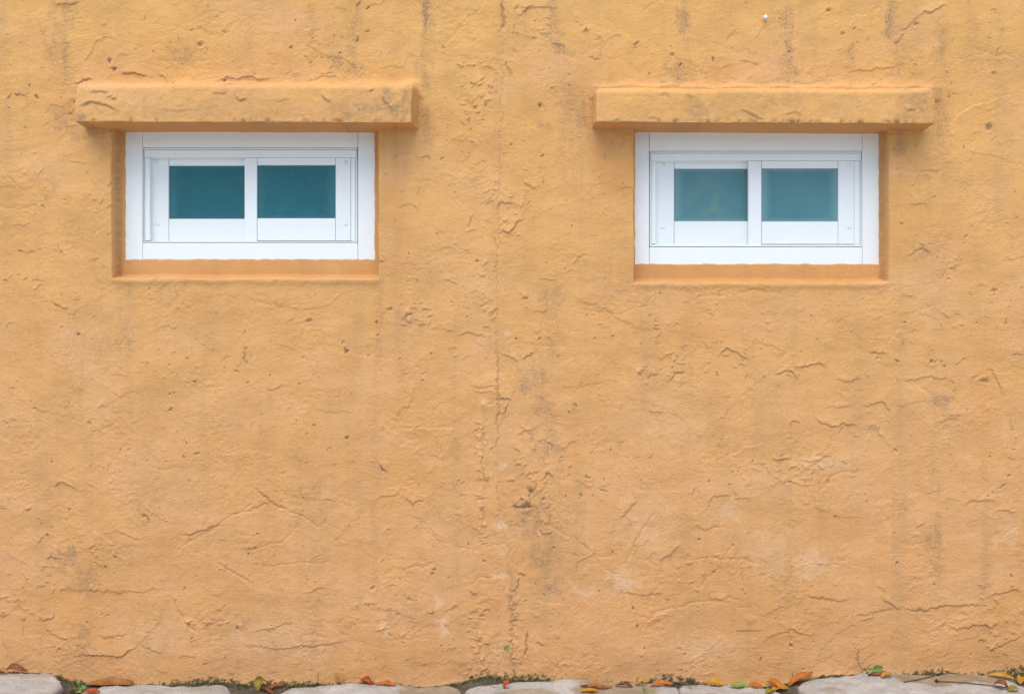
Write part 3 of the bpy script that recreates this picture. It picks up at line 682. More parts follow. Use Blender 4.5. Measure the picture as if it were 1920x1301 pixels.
blob(deep, 1590, 990, 44, 30, .5, 20, 67, 0.1)
blob(deep, 1845, 780, 50, 160, .4, 40, 67, 0.1)
blob(deep, 1300, 610, 140, 60, .3, 40, 67, 0.1)
blob(deep, 730, 420, 60, 120, .35, 40, 67, 0.1)

# --- the foot of the wall: damp, mossy band following the ground line
FOOT = np.array([(-3000, 1270), (-60, 1262), (0, 1257), (40, 1259), (100, 1264), (140, 1277), (200, 1284), (260, 1285), (330, 1282), (400, 1277), (470, 1282), (560, 1281), (640, 1284), (700, 1282), (760, 1286), (830, 1286), (870, 1276), (905, 1268),
                 (960, 1272), (1040, 1275), (1090, 1282), (1150, 1284), (1220, 1279), (1290, 1276), (1330, 1284), (1440, 1286), (1490, 1277), (1540, 1265), (1640, 1262), (1700, 1262), (1760, 1260), (1850, 1266), (1920, 1262), (5000, 1270)], float)
foot = np.interp(PXg, FOOT[:, 0], FOOT[:, 1])
MB = np.array([(-3000, 5), (0, 6), (40, 3), (130, 10), (180, 8), (270, 8), (330, 14), (400, 20), (450, 12), (520, 16), (640, 10), (690, 14), (720, 5), (800, 5), (860, 12), (905, 16), (960, 22), (1010, 20), (1060, 14), (1120, 12), (1200, 14), (1240, 28),
               (1290, 26), (1330, 8), (1400, 4), (1470, 4), (1540, 5), (1650, 4), (1700, 8), (1760, 16), (1800, 8), (1850, 14), (1900, 26), (5000, 10)], float)
mb = np.interp(PXg, MB[:, 0], MB[:, 1])
e = (foot + 2 - PYg) / (mb * 0.72) + 0.6 * fbm(PXg, PYg, 1 / 10, 4, 0.7, 80)
mossy[:] = np.clip(0.95 * (1 - sstep(0.15, 1.0, e)), 0, 1)
Hh += 2.2 * mossy * fbm(PXg, PYg, 1 / 4, 2, 0.5, 82)
Hh += 3.0 * np.exp(-np.maximum(0, foot - PYg) / 8.0)

# rounded lip of plaster under each recess
for x0, x1, yb in ((205, 712, 526), (1190, 1666, 534)):
    inx = sstep(x0 - 8, x0 + 12, PXg) * (1 - sstep(x1 - 12, x1 + 8, PXg))
    Hh += 2.6 * inx * np.exp(-((PYg - yb - 3 * perlin(PXg / 60, PYg / 300, 78)) / 7.0) ** 2)

# --- turn into depth, cut the two openings
DEPTH = -Hh * S
OPEN = [  # front arris: left, right, bottom; visible frame edge: left, right, bottom (photograph pixels)
    dict(fl=208, fr=711, fb=524, vl=235, vr=703, vb=487, top=205, wl=9.0, wr=7.5, wb=11.0),
    dict(fl=1188, fr=1668, fb=532, vl=1190, vr=1648, vb=496, top=208, wl=5.0, wr=7.0, wb=11.0)]
kb = (D + FRAME_Y) / D
wob = 2.2 * fbm(PXg, PYg, 1 / 60, 3, 0.5, 95)
edge_w = 1.1 * fbm(PXg, PYg, 1 / 22, 3, 0.5, 97)
for i, o in enumerate(OPEN):
    xin = PXg + wob * 0.6; yin = PYg + wob * 0.6
    bl = CX + (o['vl'] - CX) * kb; br = CX + (o['vr'] - CX) * kb
    bb = CY + (o['vb'] - CY) * kb
    fl, fr, fb = o['fl'], o['fr'], o['fb']
    # reveals: rounded arris, steep cheek, then the flat back of the recess that the frame sits on
    prof = lambda t: np.where(t < 0.3, t * t * 1.67, 0.15 + (t - 0.3) * (0.85 / 0.7))
    tl = prof(np.clip((xin - fl) / o['wl'], 0, 1))
    tr = prof(np.clip((fr - xin) / o['wr'], 0, 1))
    tb = prof(np.clip((fb - yin) / o['wb'], 0, 1))
    dep = np.minimum(np.minimum(tl, tr), tb)
    inside = PYg > o['top']
    dep = dep * inside
    lip = FRAME_Y - 0.003
    rec = dep * lip
    DEPTH = np.where(rec > 0, DEPTH * (1 - 0.72 * dep) + rec, DEPTH)
    din = np.minimum(np.minimum(PXg - bl, br - PXg), bb - PYg) + edge_w      # how far inside the frame's edge
    DEPTH = np.where(inside & (din > 0), np.maximum(DEPTH, lip + 0.004 * np.clip(din, 0, 5)), DEPTH)
    DEPTH = np.where(inside & (din > 12), BACK_Y, DEPTH)
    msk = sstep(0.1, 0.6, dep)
    deep[:] = np.maximum(deep, msk * (0.30 + 0.2 * fbm(PXg, PYg, 1 / 40, 2, 0.5, 98)))  # shade inside the recess painted as a deeper orange
    grime_shade *= (1 - 0.75 * msk)
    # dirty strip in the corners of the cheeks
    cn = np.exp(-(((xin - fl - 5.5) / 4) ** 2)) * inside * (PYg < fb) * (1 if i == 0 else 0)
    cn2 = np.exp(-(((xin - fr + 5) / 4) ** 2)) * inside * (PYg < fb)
    grime_shade[:] = np.maximum(grime_shade, np.clip(0.42 * np.maximum(cn, cn2 * 0.8) * np.clip(spk, 0, 1.2) * msk, 0, 0.5))

nz_, nx_ = GX.shape
co = np.stack([GX, DEPTH, GZ], -1).reshape(-1, 3)
idx = np.arange(nz_ * nx_).reshape(nz_, nx_)
quads = np.stack([idx[:-1, :-1], idx[:-1, 1:], idx[1:, 1:], idx[1:, :-1]], -1).reshape(-1, 4)
# leave out what lies deep behind the windows
dq = co[:, 1][quads]
quads = quads[dq.min(axis=1) < BACK_Y - 0.001]
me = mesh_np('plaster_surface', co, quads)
for nm, f in (('grime_shade', grime_shade), ('pale', pale), ('deep', deep), ('mossy', mossy)):
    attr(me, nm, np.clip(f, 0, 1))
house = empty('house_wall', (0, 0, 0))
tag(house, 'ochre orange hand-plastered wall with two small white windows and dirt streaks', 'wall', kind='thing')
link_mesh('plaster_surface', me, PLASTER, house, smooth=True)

# the rest of the wall's thickness: inner leaf behind the plaster skin, with dark room behind the panes
INNER = mat_noise('dark_inner_leaf', (0.05, 0.045, 0.04), (0.08, 0.07, 0.06), 8)


def box_mesh(x0, x1, y0, y1, z0, z1, bev=0.0, seg=1):
    bm = bmesh.new()
    bmesh.ops.create_cube(bm, size=1)
    for v in bm.verts:
        v.co = Vector(((x0 + x1) / 2 + v.co.x * (x1 - x0), (y0 + y1) / 2 + v.co.y * (y1 - y0), (z0 + z1) / 2 + v.co.z * (z1 - z0)))
    if bev:
        bmesh.ops.bevel(bm, geom=bm.edges[:], offset=bev, segments=seg, affect='EDGES', profile=0.5)
    me_ = bpy.data.meshes.new('box')
    bm.to_mesh(me_); bm.free()
    return me_


link_mesh('inner_leaf', box_mesh(xs[0], xs[-1], 0.30, 0.42, zs[0], zs[-1]), INNER, house)


# ------------------------------------------------------------------ lintels
def dense_box(x0, x1, y0, y1, z0, z1, step):
    """closed box surface as a dense welded grid -> co, quads"""
    bm = bmesh.new()
    nx = max(2, int((x1 - x0) / step)); ny = max(2, int((y1 - y0) / step)); nz = max(2, int((z1 - z0) / step))
    verts, quads_, off = [], [], 0

    def face(a0, a1, na, b0, b1, nb, fn, flip):
        nonlocal off
        A, B = np.meshgrid(np.linspace(a0, a1, na + 1), np.linspace(b0, b1, nb + 1))
        verts.append(fn(A, B).reshape(-1, 3))
        id_ = np.arange(A.size).reshape(A.shape) + off
        q = np.stack([id_[:-1, :-1], id_[:-1, 1:], id_[1:, 1:], id_[1:, :-1]], -1).reshape(-1, 4)
        quads_.append(q[:, ::-1] if flip else q)
        off += A.size
    c = lambda v, A: np.full_like(A, v)
    face(x0, x1, nx, z0, z1, nz, lambda A, B: np.stack([A, c(y0, A), B], -1), False)
    face(x0, x1, nx, z0, z1, nz, lambda A, B: np.stack([A, c(y1, A), B], -1), True)
    face(x0, x1, nx, y0, y1, ny, lambda A, B: np.stack([A, B, c(z1, A)], -1), False)
    face(x0, x1, nx, y0, y1, ny, lambda A, B: np.stack([A, B, c(z0, A)], -1), True)
    face(y0, y1, ny, z0, z1, nz, lambda A, B: np.stack([c(x1, A), A, B], -1), False)
    face(y0, y1, ny, z0, z1, nz, lambda A, B: np.stack([c(x0, A), A, B], -1), True)
    bm.free()
    return np.concatenate(verts), np.concatenate(quads_)


def make_lintel(xl, xr, zt, zbl, zbr, lab, marks, stains, seed, skew):
    YF, YB = -0.086, 0.085
    k = S * (D + YF) / D
    x0, x1 = (xl - CX) * k, (xr - CX) * k
    z1 = HC + (CY - zt) * k; z0l = HC + (CY - zbl) * k; z0r = HC + (CY - zbr) * k
    z0 = 0.0; H_ = 1.0
    co, q = dense_box(0, 1, 0, 1, 0, 1, 1 / 8)
    co, q = dense_box(x0, x1, YF, YB, z0l, z1, 0.0032)
    # rounding: generous along the top, crisp at the bottom arris
    h = (co[:, 2] - z0l) / (z1 - z0l)
    r = 0.0030 + 0.015 * sstep(0.45, 1.0, h)
    lo = np.stack([x0 + r * 1.0, YF + r, np.full_like(r, z0l) + r], -1)
    hi = np.stack([x1 - r * 1.0, np.full_like(r, YB), z1 - r], -1)
    inner = np.clip(co, lo, hi)
    dv_ = co - inner
    ln = np.linalg.norm(dv_, axis=1, keepdims=True)
    nrm = dv_ / np.maximum(ln, 1e-9)
    on = ln[:, 0] > 1e-9
    face_n = np.zeros_like(co)
    face_n[np.abs(co[:, 1] - YF) < 1e-9, 1] = -1
    face_n[np.abs(co[:, 2] - z1) < 1e-9, 2] = 1
    face_n[np.abs(co[:, 2] - z0l) < 1e-9, 2] = -1
    face_n[np.abs(co[:, 0] - x0) < 1e-9, 0] = -1
    face_n[np.abs(co[:, 0] - x1) < 1e-9, 0] = 1
    n_ = np.where(on[:, None], nrm, face_n)
    co = np.where(on[:, None], inner + nrm * r[:, None], co)
    # hand made: bottom not level, ends spread towards the wall, back of the top higher
    u = (co[:, 0] - x0) / (x1 - x0)
    depth_t = (co[:, 1] - YF) / -YF
    co[:, 2] += (z0r - z0l) * u * (1 - h)
    co[:, 2] += 0.018 * np.clip(depth_t, 0, 1.2) * sstep(0.6, 1, h)
    el_, er_ = skew
    co[:, 0] += np.clip(depth_t, 0, 1) * (er_ * sstep(0.7, 1, u) - el_ * (1 - sstep(0, 0.3, u)))
    X, Z = co[:, 0], co[:, 2]
    PX_, PZ_ = X / k + CX, CY - (Z - HC) / k
    ox = 500 * seed
    nn = 0.0040 * fbm(PX_ + ox, PZ_ + co[:, 1] / S, 1 / 160, 2, 0.5, 5) + 0.0013 * fbm(PX_ + ox, PZ_ + co[:, 1] / S, 1 / 30, 4, 0.55, 9)
    nn += 0.0005 * fbm(PX_ + ox, PZ_ + co[:, 1] / S, 1 / 8, 3, 0.6, 12)
    chip = np.clip(fbm(PX_ + ox, PZ_ * 0.3, 1 / 16, 3, 0.6, 14) - 0.12, 0, 1) * np.exp(-((PZ_ - (zbl + (zbr - zbl) * u)) / 5) ** 2)
    nn -= 0.015 * chip * np.exp(-((co[:, 1] - YF) / 0.010) ** 2)
    front = np.clip(-n_[:, 1], 0, 1)
    g = np.zeros(len(co))
    wx_ = PX_ + 2.0 * perlin(PX_ / 9, PZ_ / 9, 41); wy_ = PZ_ + 2.0 * perlin(PX_ / 9, PZ_ / 9, 43)
    for pts, hh, L, dirt in marks:
        d, s, t, tot = poly_dist(wx_, wy_, pts)
        tap = np.clip(np.minimum(t, 1 - t) * 5 + 0.1, 0, 1)
        e_ = d * s
        pr = np.where(e_ > 0, np.exp(-np.maximum(e_, 0) / L), np.exp(-(e_ / 1.2) ** 2))
        near = (d < L * 3)
        nn += near * front * S * hh * tap * (pr - 0.5 * np.exp(-((e_ + 2.2) / 2.2) ** 2))
        g = np.maximum(g, near * front * dirt * tap * np.exp(-((e_ + 0.8) / 2.0) ** 2))  # dirt plus painted shade along each mark
    sp = np.clip(0.7 + 0.6 * fbm(PX_, PZ_, 1 / 7, 3, 0.7, 90), 0.1, 1.3)
    for (x, y, rx, ry, v) in stains:
        d = np.hypot((PX_ - x) / rx, (PZ_ - y) / ry) + 0.6 * fbm(PX_, PZ_, 1 / 14, 3, 0.6, 61)
        g = np.maximum(g, 1.2 * v * (1 - sstep(0.0, 1.3, d)) * sp)
    # worn dirty lower arris
    g = np.maximum(g, 0.6 * np.exp(-((PZ_ - (zbl + (zbr - zbl) * u)) / 2.2) ** 2) * np.exp(-((co[:, 1] - YF) / 0.006) ** 2) * np.clip(0.6 + fbm(PX_, PZ_, 1 / 40, 2, 0.5, 33), 0, 1))
    nn *= 1 - 0.65 * np.clip(-n_[:, 2], 0, 1)
    co += n_ * nn[:, None]
    me_ = mesh_np('lintel', co, q)
    bm = bmesh.new(); bm.from_mesh(me_)
    bmesh.ops.remove_doubles(bm, verts=bm.verts[:], dist=0.0002)
    # attributes survive welding when written afterwards by nearest original vertex
    lay = bm.verts.layers.float.new('grime_shade')
    bm.verts.ensure_lookup_table()
    from mathutils.kdtree import KDTree
    kd = KDTree(len(co))
    for i_, c_ in enumerate(co): kd.insert(c_, i_)
    kd.balance()
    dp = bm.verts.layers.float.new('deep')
    for v in bm.verts:
        j = kd.find(v.co)[1]
        v[lay] = float(min(0.9, g[j]))
        v[dp] = float(0.85 * max(0.0, -n_[j, 2]))  # shadow tone of the soffit painted into downward faces
    bm.to_mesh(me_); bm.free()
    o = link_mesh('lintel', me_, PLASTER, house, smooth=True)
    o['label'] = lab
    return o


make_lintel(141, 771, 157, 229, 231, 'plastered lintel with dirty flaking ends and grey stained face over the teal-dark window',
            [([(148, 199), (172, 191), (200, 196), (222, 209)], 3.0, 9, .35), ([(168, 173), (190, 171), (205, 173)], 2.4, 7, .2), ([(200, 183), (214, 178)], 2.0, 6, .2), ([(209, 186), (218, 185)], 2.4, 5, .4),
             ([(442, 180), (449, 188), (458, 185), (464, 187)], 2.8, 6, .45), ([(601, 175), (612, 186), (620, 192)], 2.4, 7, .25), ([(715, 180), (722, 190), (730, 196)], 2.4, 6, .5), ([(728, 198), (738, 210)], 2.4, 6, .5),
             ([(395, 172), (410, 175), (425, 172)], 1.6, 7, .2), ([(180, 197), (188, 215)], 1.2, 7, .15), ([(690, 172), (700, 167)], 2, 5, .4), ([(300, 205), (330, 208), (360, 205)], 1.2, 8, 0), ([(520, 190), (545, 186)], 1.2, 7, .1)],
            [(725, 185, 14, 28, .5), (690, 205, 34, 22, .42), (745, 205, 22, 24, .42), (660, 215, 40, 16, .34), (520, 215, 90, 18, .16), (330, 205, 160, 22, .12), (150, 222, 14, 12, .5), (760, 190, 8, 30, .45), (640, 200, 30, 18, .22), (450, 180, 22, 10, .2)],
            1, (0.004, 0.016))
make_lintel(1118, 1753, 166, 230, 233, 'plastered lintel with crisp clean edges over the dustier lighter window',
            [([(1236, 180), (1246, 175), (1257, 182)], 1.8, 8, .12), ([(1390, 204), (1412, 215), (1434, 225)], 2.2, 6, .25), ([(1150, 226), (1160, 224)], 2, 5, .3), ([(1700, 207), (1716, 205)], 2.4, 6, .35), ([(1285, 178), (1300, 182)], 1.6, 6, .15),
             ([(1470, 215), (1490, 210), (1505, 216)], 1.4, 7, .15), ([(1215, 222), (1226, 219), (1238, 224)], 1.5, 7, .15)],
            [(1310, 205, 30, 20, .34), (1300, 228, 40, 8, .3), (1720, 195, 30, 26, .36), (1690, 215, 34, 16, .22), (1460, 190, 60, 14, .18), (1600, 205, 60, 18, .14), (1410, 210, 40, 16, .22), (1480, 225, 30, 8, .24), (1210, 215, 60, 14, .14)],
            2, (0.002, 0.002))


# ------------------------------------------------------------------ windows
def bar(name, win, x0, x1, y0, y1, yf, yb, mat=WHITE, bev=0.0012):
    """box member from photograph pixels (x0..x1, y0..y1) measured on its front face at depth yf"""
    a, b = W(x0, y1, yf), W(x1, y0, yf)
    me_ = box_mesh(a.x, b.x, yf, yb, a.z, b.z, bev, 2)
    return link_mesh(name, me_, mat, win)


def screw_cap(win, x, y, yf):
    c = W(x, y, yf)
    bm = bmesh.new()
    bmesh.ops.create_uvsphere(bm, u_segments=14, v_segments=8, radius=1)
    for v in bm.verts:
        v.co = Vector((c.x + v.co.x * 0.0068, c.y + v.co.y * 0.0018, c.z + v.co.z * 0.0068))
    # slot
    me_ = bpy.data.meshes.new('screw'); bm.to_mesh(me_); bm.free()
    return link_mesh('screw', me_, SCREWM, win, smooth=True)


def make_window(p, pane_mat, lab):
    win = empty('window', (0, 0, 0), house)
    win['label'] = lab
    F = FRAME_Y
    g = 0.3     # half joint in pixels
    xl, xa, xb, xr = p['xl'], p['xa'], p['xb'], p['xr']          # outer edge, inner edge of stile, ...
    yt, ya, yb, ybt = p['yt'], p['ya'], p['yb'], p['ybt']
    bar('frame_stile', win, xl - 5, xa - g, yt - 8, ybt + 5, F, F + 0.06)
    bar('frame_stile', win, xb + g, xr + 5, yt - 8, ybt + 5, F, F + 0.06)
    bar('frame_rail', win, xa + g, xb - g, yt - 8, ya, F + 0.0006, F + 0.06)
    bar('frame_rail', win, xa + g, xb - g, yb, ybt + 5, F + 0.0006, F + 0.06)
    # inner box: track across the head, channels at the sides, track on the sill
    bar('head_lip', win, xa + 1.5, xb - 1.5, ya + 1.4, ya + 4.4, F + 0.006, F + 0.055)
    bar('head_track', win, xa + 4, xb - 3, ya + 5.0, p['yh'], F + 0.0045, F + 0.055)
    bar('sill_track', win, xa + 1.5, xb - 1.5, p['ys'] + 1.0, yb - 1.2, F + 0.006, F + 0.055)
    bar('side_channel', win, xa + 5, p['cl'], p['yh'] + 0.6, p['ys'] - 0.4, F + 0.007, F + 0.055)
    bar('side_channel', win, p['cr'], xb - 5, p['yh'] + 0.6, p['ys'] + 0.6, F + 0.007, F + 0.055)
    # jamb strips deeper in, closing the box towards the stiles
    bar('jamb_strip', win, xa + 0.8, xa + 4.6, ya + 5, yb - 2, F + 0.012, F + 0.055)
    bar('jamb_strip', win, xb - 4.6, xb - 0.8, ya + 5, yb - 2, F + 0.012, F + 0.055)
    # sliding sash on the inner track
    q = p['L']; yf = F + 0.026; ybk = yf + 0.018
    top, bot = p['yh'] - 3, p['ys'] + 2
    bar('sash_stile', win, p['cl'] - 2, q[0] - g, top, bot, yf, ybk)
    bar('sash_rail', win, q[0] + g, q[1] + 12, top, q[2], yf + 0.0005, ybk)
    bar('sash_rail', win, q[0] + g, q[1] + 12, q[3], bot, yf + 0.0005, ybk)
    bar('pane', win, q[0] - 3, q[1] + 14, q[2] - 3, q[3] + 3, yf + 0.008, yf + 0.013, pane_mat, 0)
    # sliding sash on the outer track
    r = p['R']; yf2 = F + 0.0085; yb2 = yf2 + 0.016
    topr, botr = p['yh'] + 0.8, p['ys'] - 0.2
    bar('sash_stile', win, r[4], r[0] - g, topr, botr + 1.5, yf2 - 0.0012, yb2)
    bar('sash_stile', win, r[1] + g, p['cr'] - 0.6, topr, botr, yf2, yb2)
    bar('sash_rail', win, r[0] + g, r[1] - g, topr, r[2], yf2 + 0.0006, yb2)
    bar('sash_rail', win, r[0] + g, r[1] - g, r[3], botr, yf2 + 0.0006, yb2)
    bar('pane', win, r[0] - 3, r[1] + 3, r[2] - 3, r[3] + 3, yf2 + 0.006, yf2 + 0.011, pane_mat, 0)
    for (x, y) in p['scL']: screw_cap(win, x, y, yf)
    for (x, y) in p['scR']: screw_cap(win, x, y, yf2)
    return win


make_window(dict(xl=235, xa=267, xb=671, xr=703, yt=246, ya=276.5, yb=455.5, ybt=487, yh=295.5, ys=451.5, cl=281, cr=658,
                 L=(316.5, 458, 311, 410.5), R=(482, 629, 310, 409.5, 458.5), scL=((295.5, 303), (295.5, 420)), scR=((648.5, 304.5), (648, 420))),
            PANE_A, 'white aluminium sliding window with darker blue-teal panes beneath the stained lintel')
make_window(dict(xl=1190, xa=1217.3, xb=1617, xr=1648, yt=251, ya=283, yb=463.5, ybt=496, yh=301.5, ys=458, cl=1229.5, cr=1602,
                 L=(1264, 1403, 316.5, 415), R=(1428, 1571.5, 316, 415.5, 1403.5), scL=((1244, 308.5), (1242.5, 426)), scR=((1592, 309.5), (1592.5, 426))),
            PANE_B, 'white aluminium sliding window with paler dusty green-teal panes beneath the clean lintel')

# small white plug high on the wall
c = W(1434.5, 33, -0.006)
bm = bmesh.new()
bmesh.ops.create_cone(bm, cap_ends=True, segments=12, radius1=0.0075, radius2=0.005, depth=0.02, matrix=Matrix.Translation(c) @ Matrix.Rotation(math.radians(90), 4, 'X'))
bmesh.ops.bevel(bm, geom=bm.edges[:], offset=0.001, segments=1, affect='EDGES')
me = bpy.data.meshes.new('wall_plug'); bm.to_mesh(me); bm.free()
link_mesh('wall_plug', me, SCREWM, house)

# ------------------------------------------------------------------ ground
ground = link_mesh('ground', mesh_np('ground', np.array([(-80, -90, -0.075), (80, -90, -0.075), (80, -0.62, -0.075), (-80, -0.62, -0.075)]), np.array([[0, 1, 2, 3]])), PAVING)
tag(ground, 'pale paved yard in front of the wall', kind='structure')
# soil bed between wall and stones
gx = np.arange(-2.6, 2.6, 0.012); gy = np.arange(-0.70, 0.06, 0.012)
AX, AY = np.meshgrid(gx, gy)
fpx = np.interp(AX / S + CX, FOOT[:, 0], FOOT[:, 1])
zf = HC + (CY - fpx) * S
AZ = zf - 0.004 + np.clip(AY, -1, 0) * 0.10 + 0.006 * fbm(AX, AY, 22, 4, 0.6, 5)
AZ = np.where(AY < -0.5, np.minimum(AZ, -0.06), AZ)
id_ = np.arange(AX.size).reshape(AX.shape)
soil_me = mesh_np('soil', np.stack([AX, AY, AZ], -1).reshape(-1, 3), np.stack([id_[:-1, :-1], id_[:-1, 1:], id_[1:, 1:], id_[1:, :-1]], -1).reshape(-1, 4))
path = link_mesh('path', soil_me, SOIL, smooth=True)
tag(path, 'strip of flat grey stones bedded in dark soil along the foot of the wall', kind='structure')


def make_stone(x0, x1, py_top, yb, yfr, seed, stains=(), tilt=0.0, pw=3.2):
    """flat boulder: plan is a super-ellipse from pixel x0 to x1, back edge yb, front edge yfr; py_top where its back shoulder shows"""
    a = W(x0, py_top, yb - 0.03); b = W(x1, py_top, yb - 0.03)
    cx, hw = (a.x + b.x) / 2, (b.x - a.x) / 2
    cy, hd = (yb + yfr) / 2, (yb - yfr) / 2
    zt = a.z
    nr, nt = 30, 96
    rr = np.concatenate([np.linspace(0, 0.86, 16), np.linspace(0.89, 1.0, 10), np.full(4, 1.0)])
    th = np.linspace(0, 2 * np.pi, nt, endpoint=False)
    drop = np.concatenate([np.zeros(26), np.array([0.012, 0.03, 0.06, 0.09])])
    Rr, Th = np.meshgrid(rr, th, indexing='ij')
    Dr = np.repeat(drop[:, None], nt, 1)
    ct, st = np.cos(Th), np.sin(Th)
    k = (np.abs(ct) ** pw + np.abs(st) ** pw) ** (-1 / pw)
    k = k * (1 + 0.085 * perlin(ct * 1.7 + seed * 7.3, st * 1.7 + seed, 15) + 0.03 * perlin(ct * 6 + seed * 3, st * 6, 16))
    X = cx + hw * Rr * k * ct; Y = cy + hd * Rr * k * st
    edge = 0.014 * (1 - np.sqrt(np.clip(1 - np.clip((Rr - 0.80) / 0.20, 0, 1) ** 2.4, 0, 1)))
    Z = zt - edge - Dr + 0.007 * fbm(X + seed, Y, 8, 3, 0.5, 17) + 0.0030 * fbm(X + seed, Y, 38, 4, 0.6, 18) + tilt * (X - cx)
    X = X * 1.0 + (Dr > 0) * ct * -0.004
    idn = np.arange(nr * nt).reshape(nr, nt)
    nx2 = np.roll(idn, -1, 1)
    q = np.stack([idn[:-1], idn[1:], nx2[1:], nx2[:-1]], -1).reshape(-1, 4)
    me_ = mesh_np('stone', np.stack([X, Y, Z], -1).reshape(-1, 3), q)
    s_ = np.zeros(X.size)
    PXs = X.ravel() / S + CX; Yv = Y.ravel()
    for (sx, sy, rx, ry, v) in stains:
        d = np.hypot((PXs - sx) / rx, (Yv - sy) / ry) + 0.22 * fbm(PXs, Yv / S, 1 / 40, 4, 0.6, 19)
        s_ = np.maximum(s_, v * (1 - sstep(0.86, 1.0, d)))
    attr(me_, 'stain', s_)
    return link_mesh('stone', me_, STONE, path, smooth=True)


STONES = [make_stone(-190, 141, 1263, -0.022, -0.46, 1, ((60, -0.05, 90, .03, .3),), 0.0, 4.2),
          make_stone(162, 452, 1284.5, -0.018, -0.50, 2, ((380, -0.09, 46, 0.02, .5),), 0, 4.2),
          make_stone(512, 874, 1285.5, -0.014, -0.48, 3, ((830, -0.06, 82, 0.10, .75),), 0, 5),
          make_stone(874, 1266, 1279.5, -0.030, -0.47, 4, ((1150, -0.12, 85, 0.09, .8), (985, -0.15, 60, 0.03, .6)), 0, 5),
          make_stone(1266, 1452, 1284.5, -0.022, -0.44, 5, ((1300, -0.16, 60, 0.04, .6),), 0, 5),
          make_stone(1476, 1912, 1262.5, -0.030, -0.52, 6, ((1745, -0.105, 110, 0.055, .92), (1515, -0.21, 22, 0.03, .6)), -0.004),
          make_stone(1926, 2240, 1272, -0.03, -0.5, 8),
          make_stone(-520, -205, 1272, -0.02, -0.48, 9)]

# ray from the camera through a photograph pixel onto soil and stones
bpy.context.view_layer.update()
_v, _p = [], []
for o in [path] + STONES:
    b0 = len(_v)
    _v += [tuple(v.co) for v in o.data.vertices]
    _p += [tuple(b0 + i for i in pl.vertices) for pl in o.data.polygons]
BVH = BVHTree.FromPolygons(_v, _p)
CAMP = Vector((0, -D, HC))


def hit(px, py):
    d = (W(px, py, 0) - CAMP).normalized()
    h = BVH.ray_cast(CAMP, d)
    if h[0] is None or h[0].y > -0.006:
        p = W(px, py, -0.012)
        g_ = BVH.ray_cast(p + Vector((0, 0, 0.3)), Vector((0, 0, -1)))
        return Vector((p.x, p.y, g_[0].z if g_[0] else p.z)), Vector((0, 0, 1))
    return h[0], h[1]


def ground_z(x, y):
    h = BVH.ray_cast(Vector((x, y, 1)), Vector((0, 0, -1)))
    return h[0].z if h[0] else 0.0


# ------------------------------------------------------------------ moss and crumbs in the joint
def moss(name, n, lab, mat, size, seed, spread):
    r_ = random.Random(seed)
    vs, fs = [], []
    for _ in range(n):
        px = r_.uniform(-60, 1980)
        m_ = float(np.interp(px, MB[:, 0], MB[:, 1]))
        if r_.random() > m_ / 22 + 0.10: continue
        x = (px - CX) * S
        y = -0.006 - abs(r_.gauss(0, spread))
        z = ground_z(x, y) + r_.uniform(-0.002, 0.004) + r_.random() ** 2 * m_ * S * 0.11 * (1 if y > -0.016 else 0.1)
        if y < -0.03 and z > float(np.interp(px, FOOT[:, 0], [HC + (CY - f) * S for f in FOOT[:, 1]])) + 0.10 * y + 0.012: continue
        s = size * r_.uniform(0.5, 1.5)
        c = Vector((x, y, z))
        b0 = len(vs)
        for k in range(4):   # small tetrahedral crumb
            v = Vector((r_.gauss(0, 1), r_.gauss(0, 1), r_.gauss(0, 1))).normalized() * s
            vs.append(tuple(c + v))
        fs += [(b0, b0 + 1, b0 + 2), (b0, b0 + 2, b0 + 3), (b0, b0 + 3, b0 + 1), (b0 + 1, b0 + 3, b0 + 2)]
    me_ = bpy.data.meshes.new(name); me_.from_pydata(vs, [], fs); me_.update()
    o = link_mesh(name, me_, mat)
    return tag(o, lab, cat=None, kind='stuff')


MOSS = mat_noise('moss', (0.028, 0.045, 0.016), (0.11, 0.11, 0.025), 55, 0.95)
CRUMB = mat_noise('soil_crumbs', (0.025, 0.022, 0.02), (0.12, 0.085, 0.05), 120, 0.95)
moss('moss', 6500, 'dark green moss growing in the joint between wall and stones', MOSS, 0.0027, 5, 0.014)
moss('soil_crumbs', 4200, 'dark soil crumbs lying along the foot of the wall', CRUMB, 0.0026, 6, 0.06)

# ------------------------------------------------------------------ leaves, twigs, seedlings
LM = {'umber': mat_leaf('umber_leaf', (0.42, 0.17, 0.04), (0.30, 0.11, 0.03)), 'orange': mat_leaf('orange_leaf', (0.62, 0.20, 0.025), (0.50, 0.12, 0.015)), 'yellow': mat_leaf('yellow_leaf', (0.62, 0.36, 0.04), (0.55, 0.24, 0.025)), 'brown': mat_leaf('brown_leaf', (0.28, 0.10, 0.03), (0.18, 0.065, 0.025)),
      'red': mat_leaf('red_leaf', (0.50, 0.10, 0.025), (0.38, 0.07, 0.02)), 'green': mat_leaf('green_leaf', (0.11, 0.25, 0.035), (0.17, 0.31, 0.05)), 'lime': mat_leaf('lime_leaf', (0.27, 0.36, 0.08), (0.20, 0.29, 0.05)),
      'tan': mat_leaf('tan_leaf', (0.50, 0.27, 0.09), (0.40, 0.19, 0.06)), 'olive': mat_leaf('olive_leaf', (0.36, 0.28, 0.03), (0.24, 0.17, 0.03)), 'dark': mat_leaf('dark_leaf', (0.06, 0.025, 0.015), (0.035, 0.015, 0.012))}


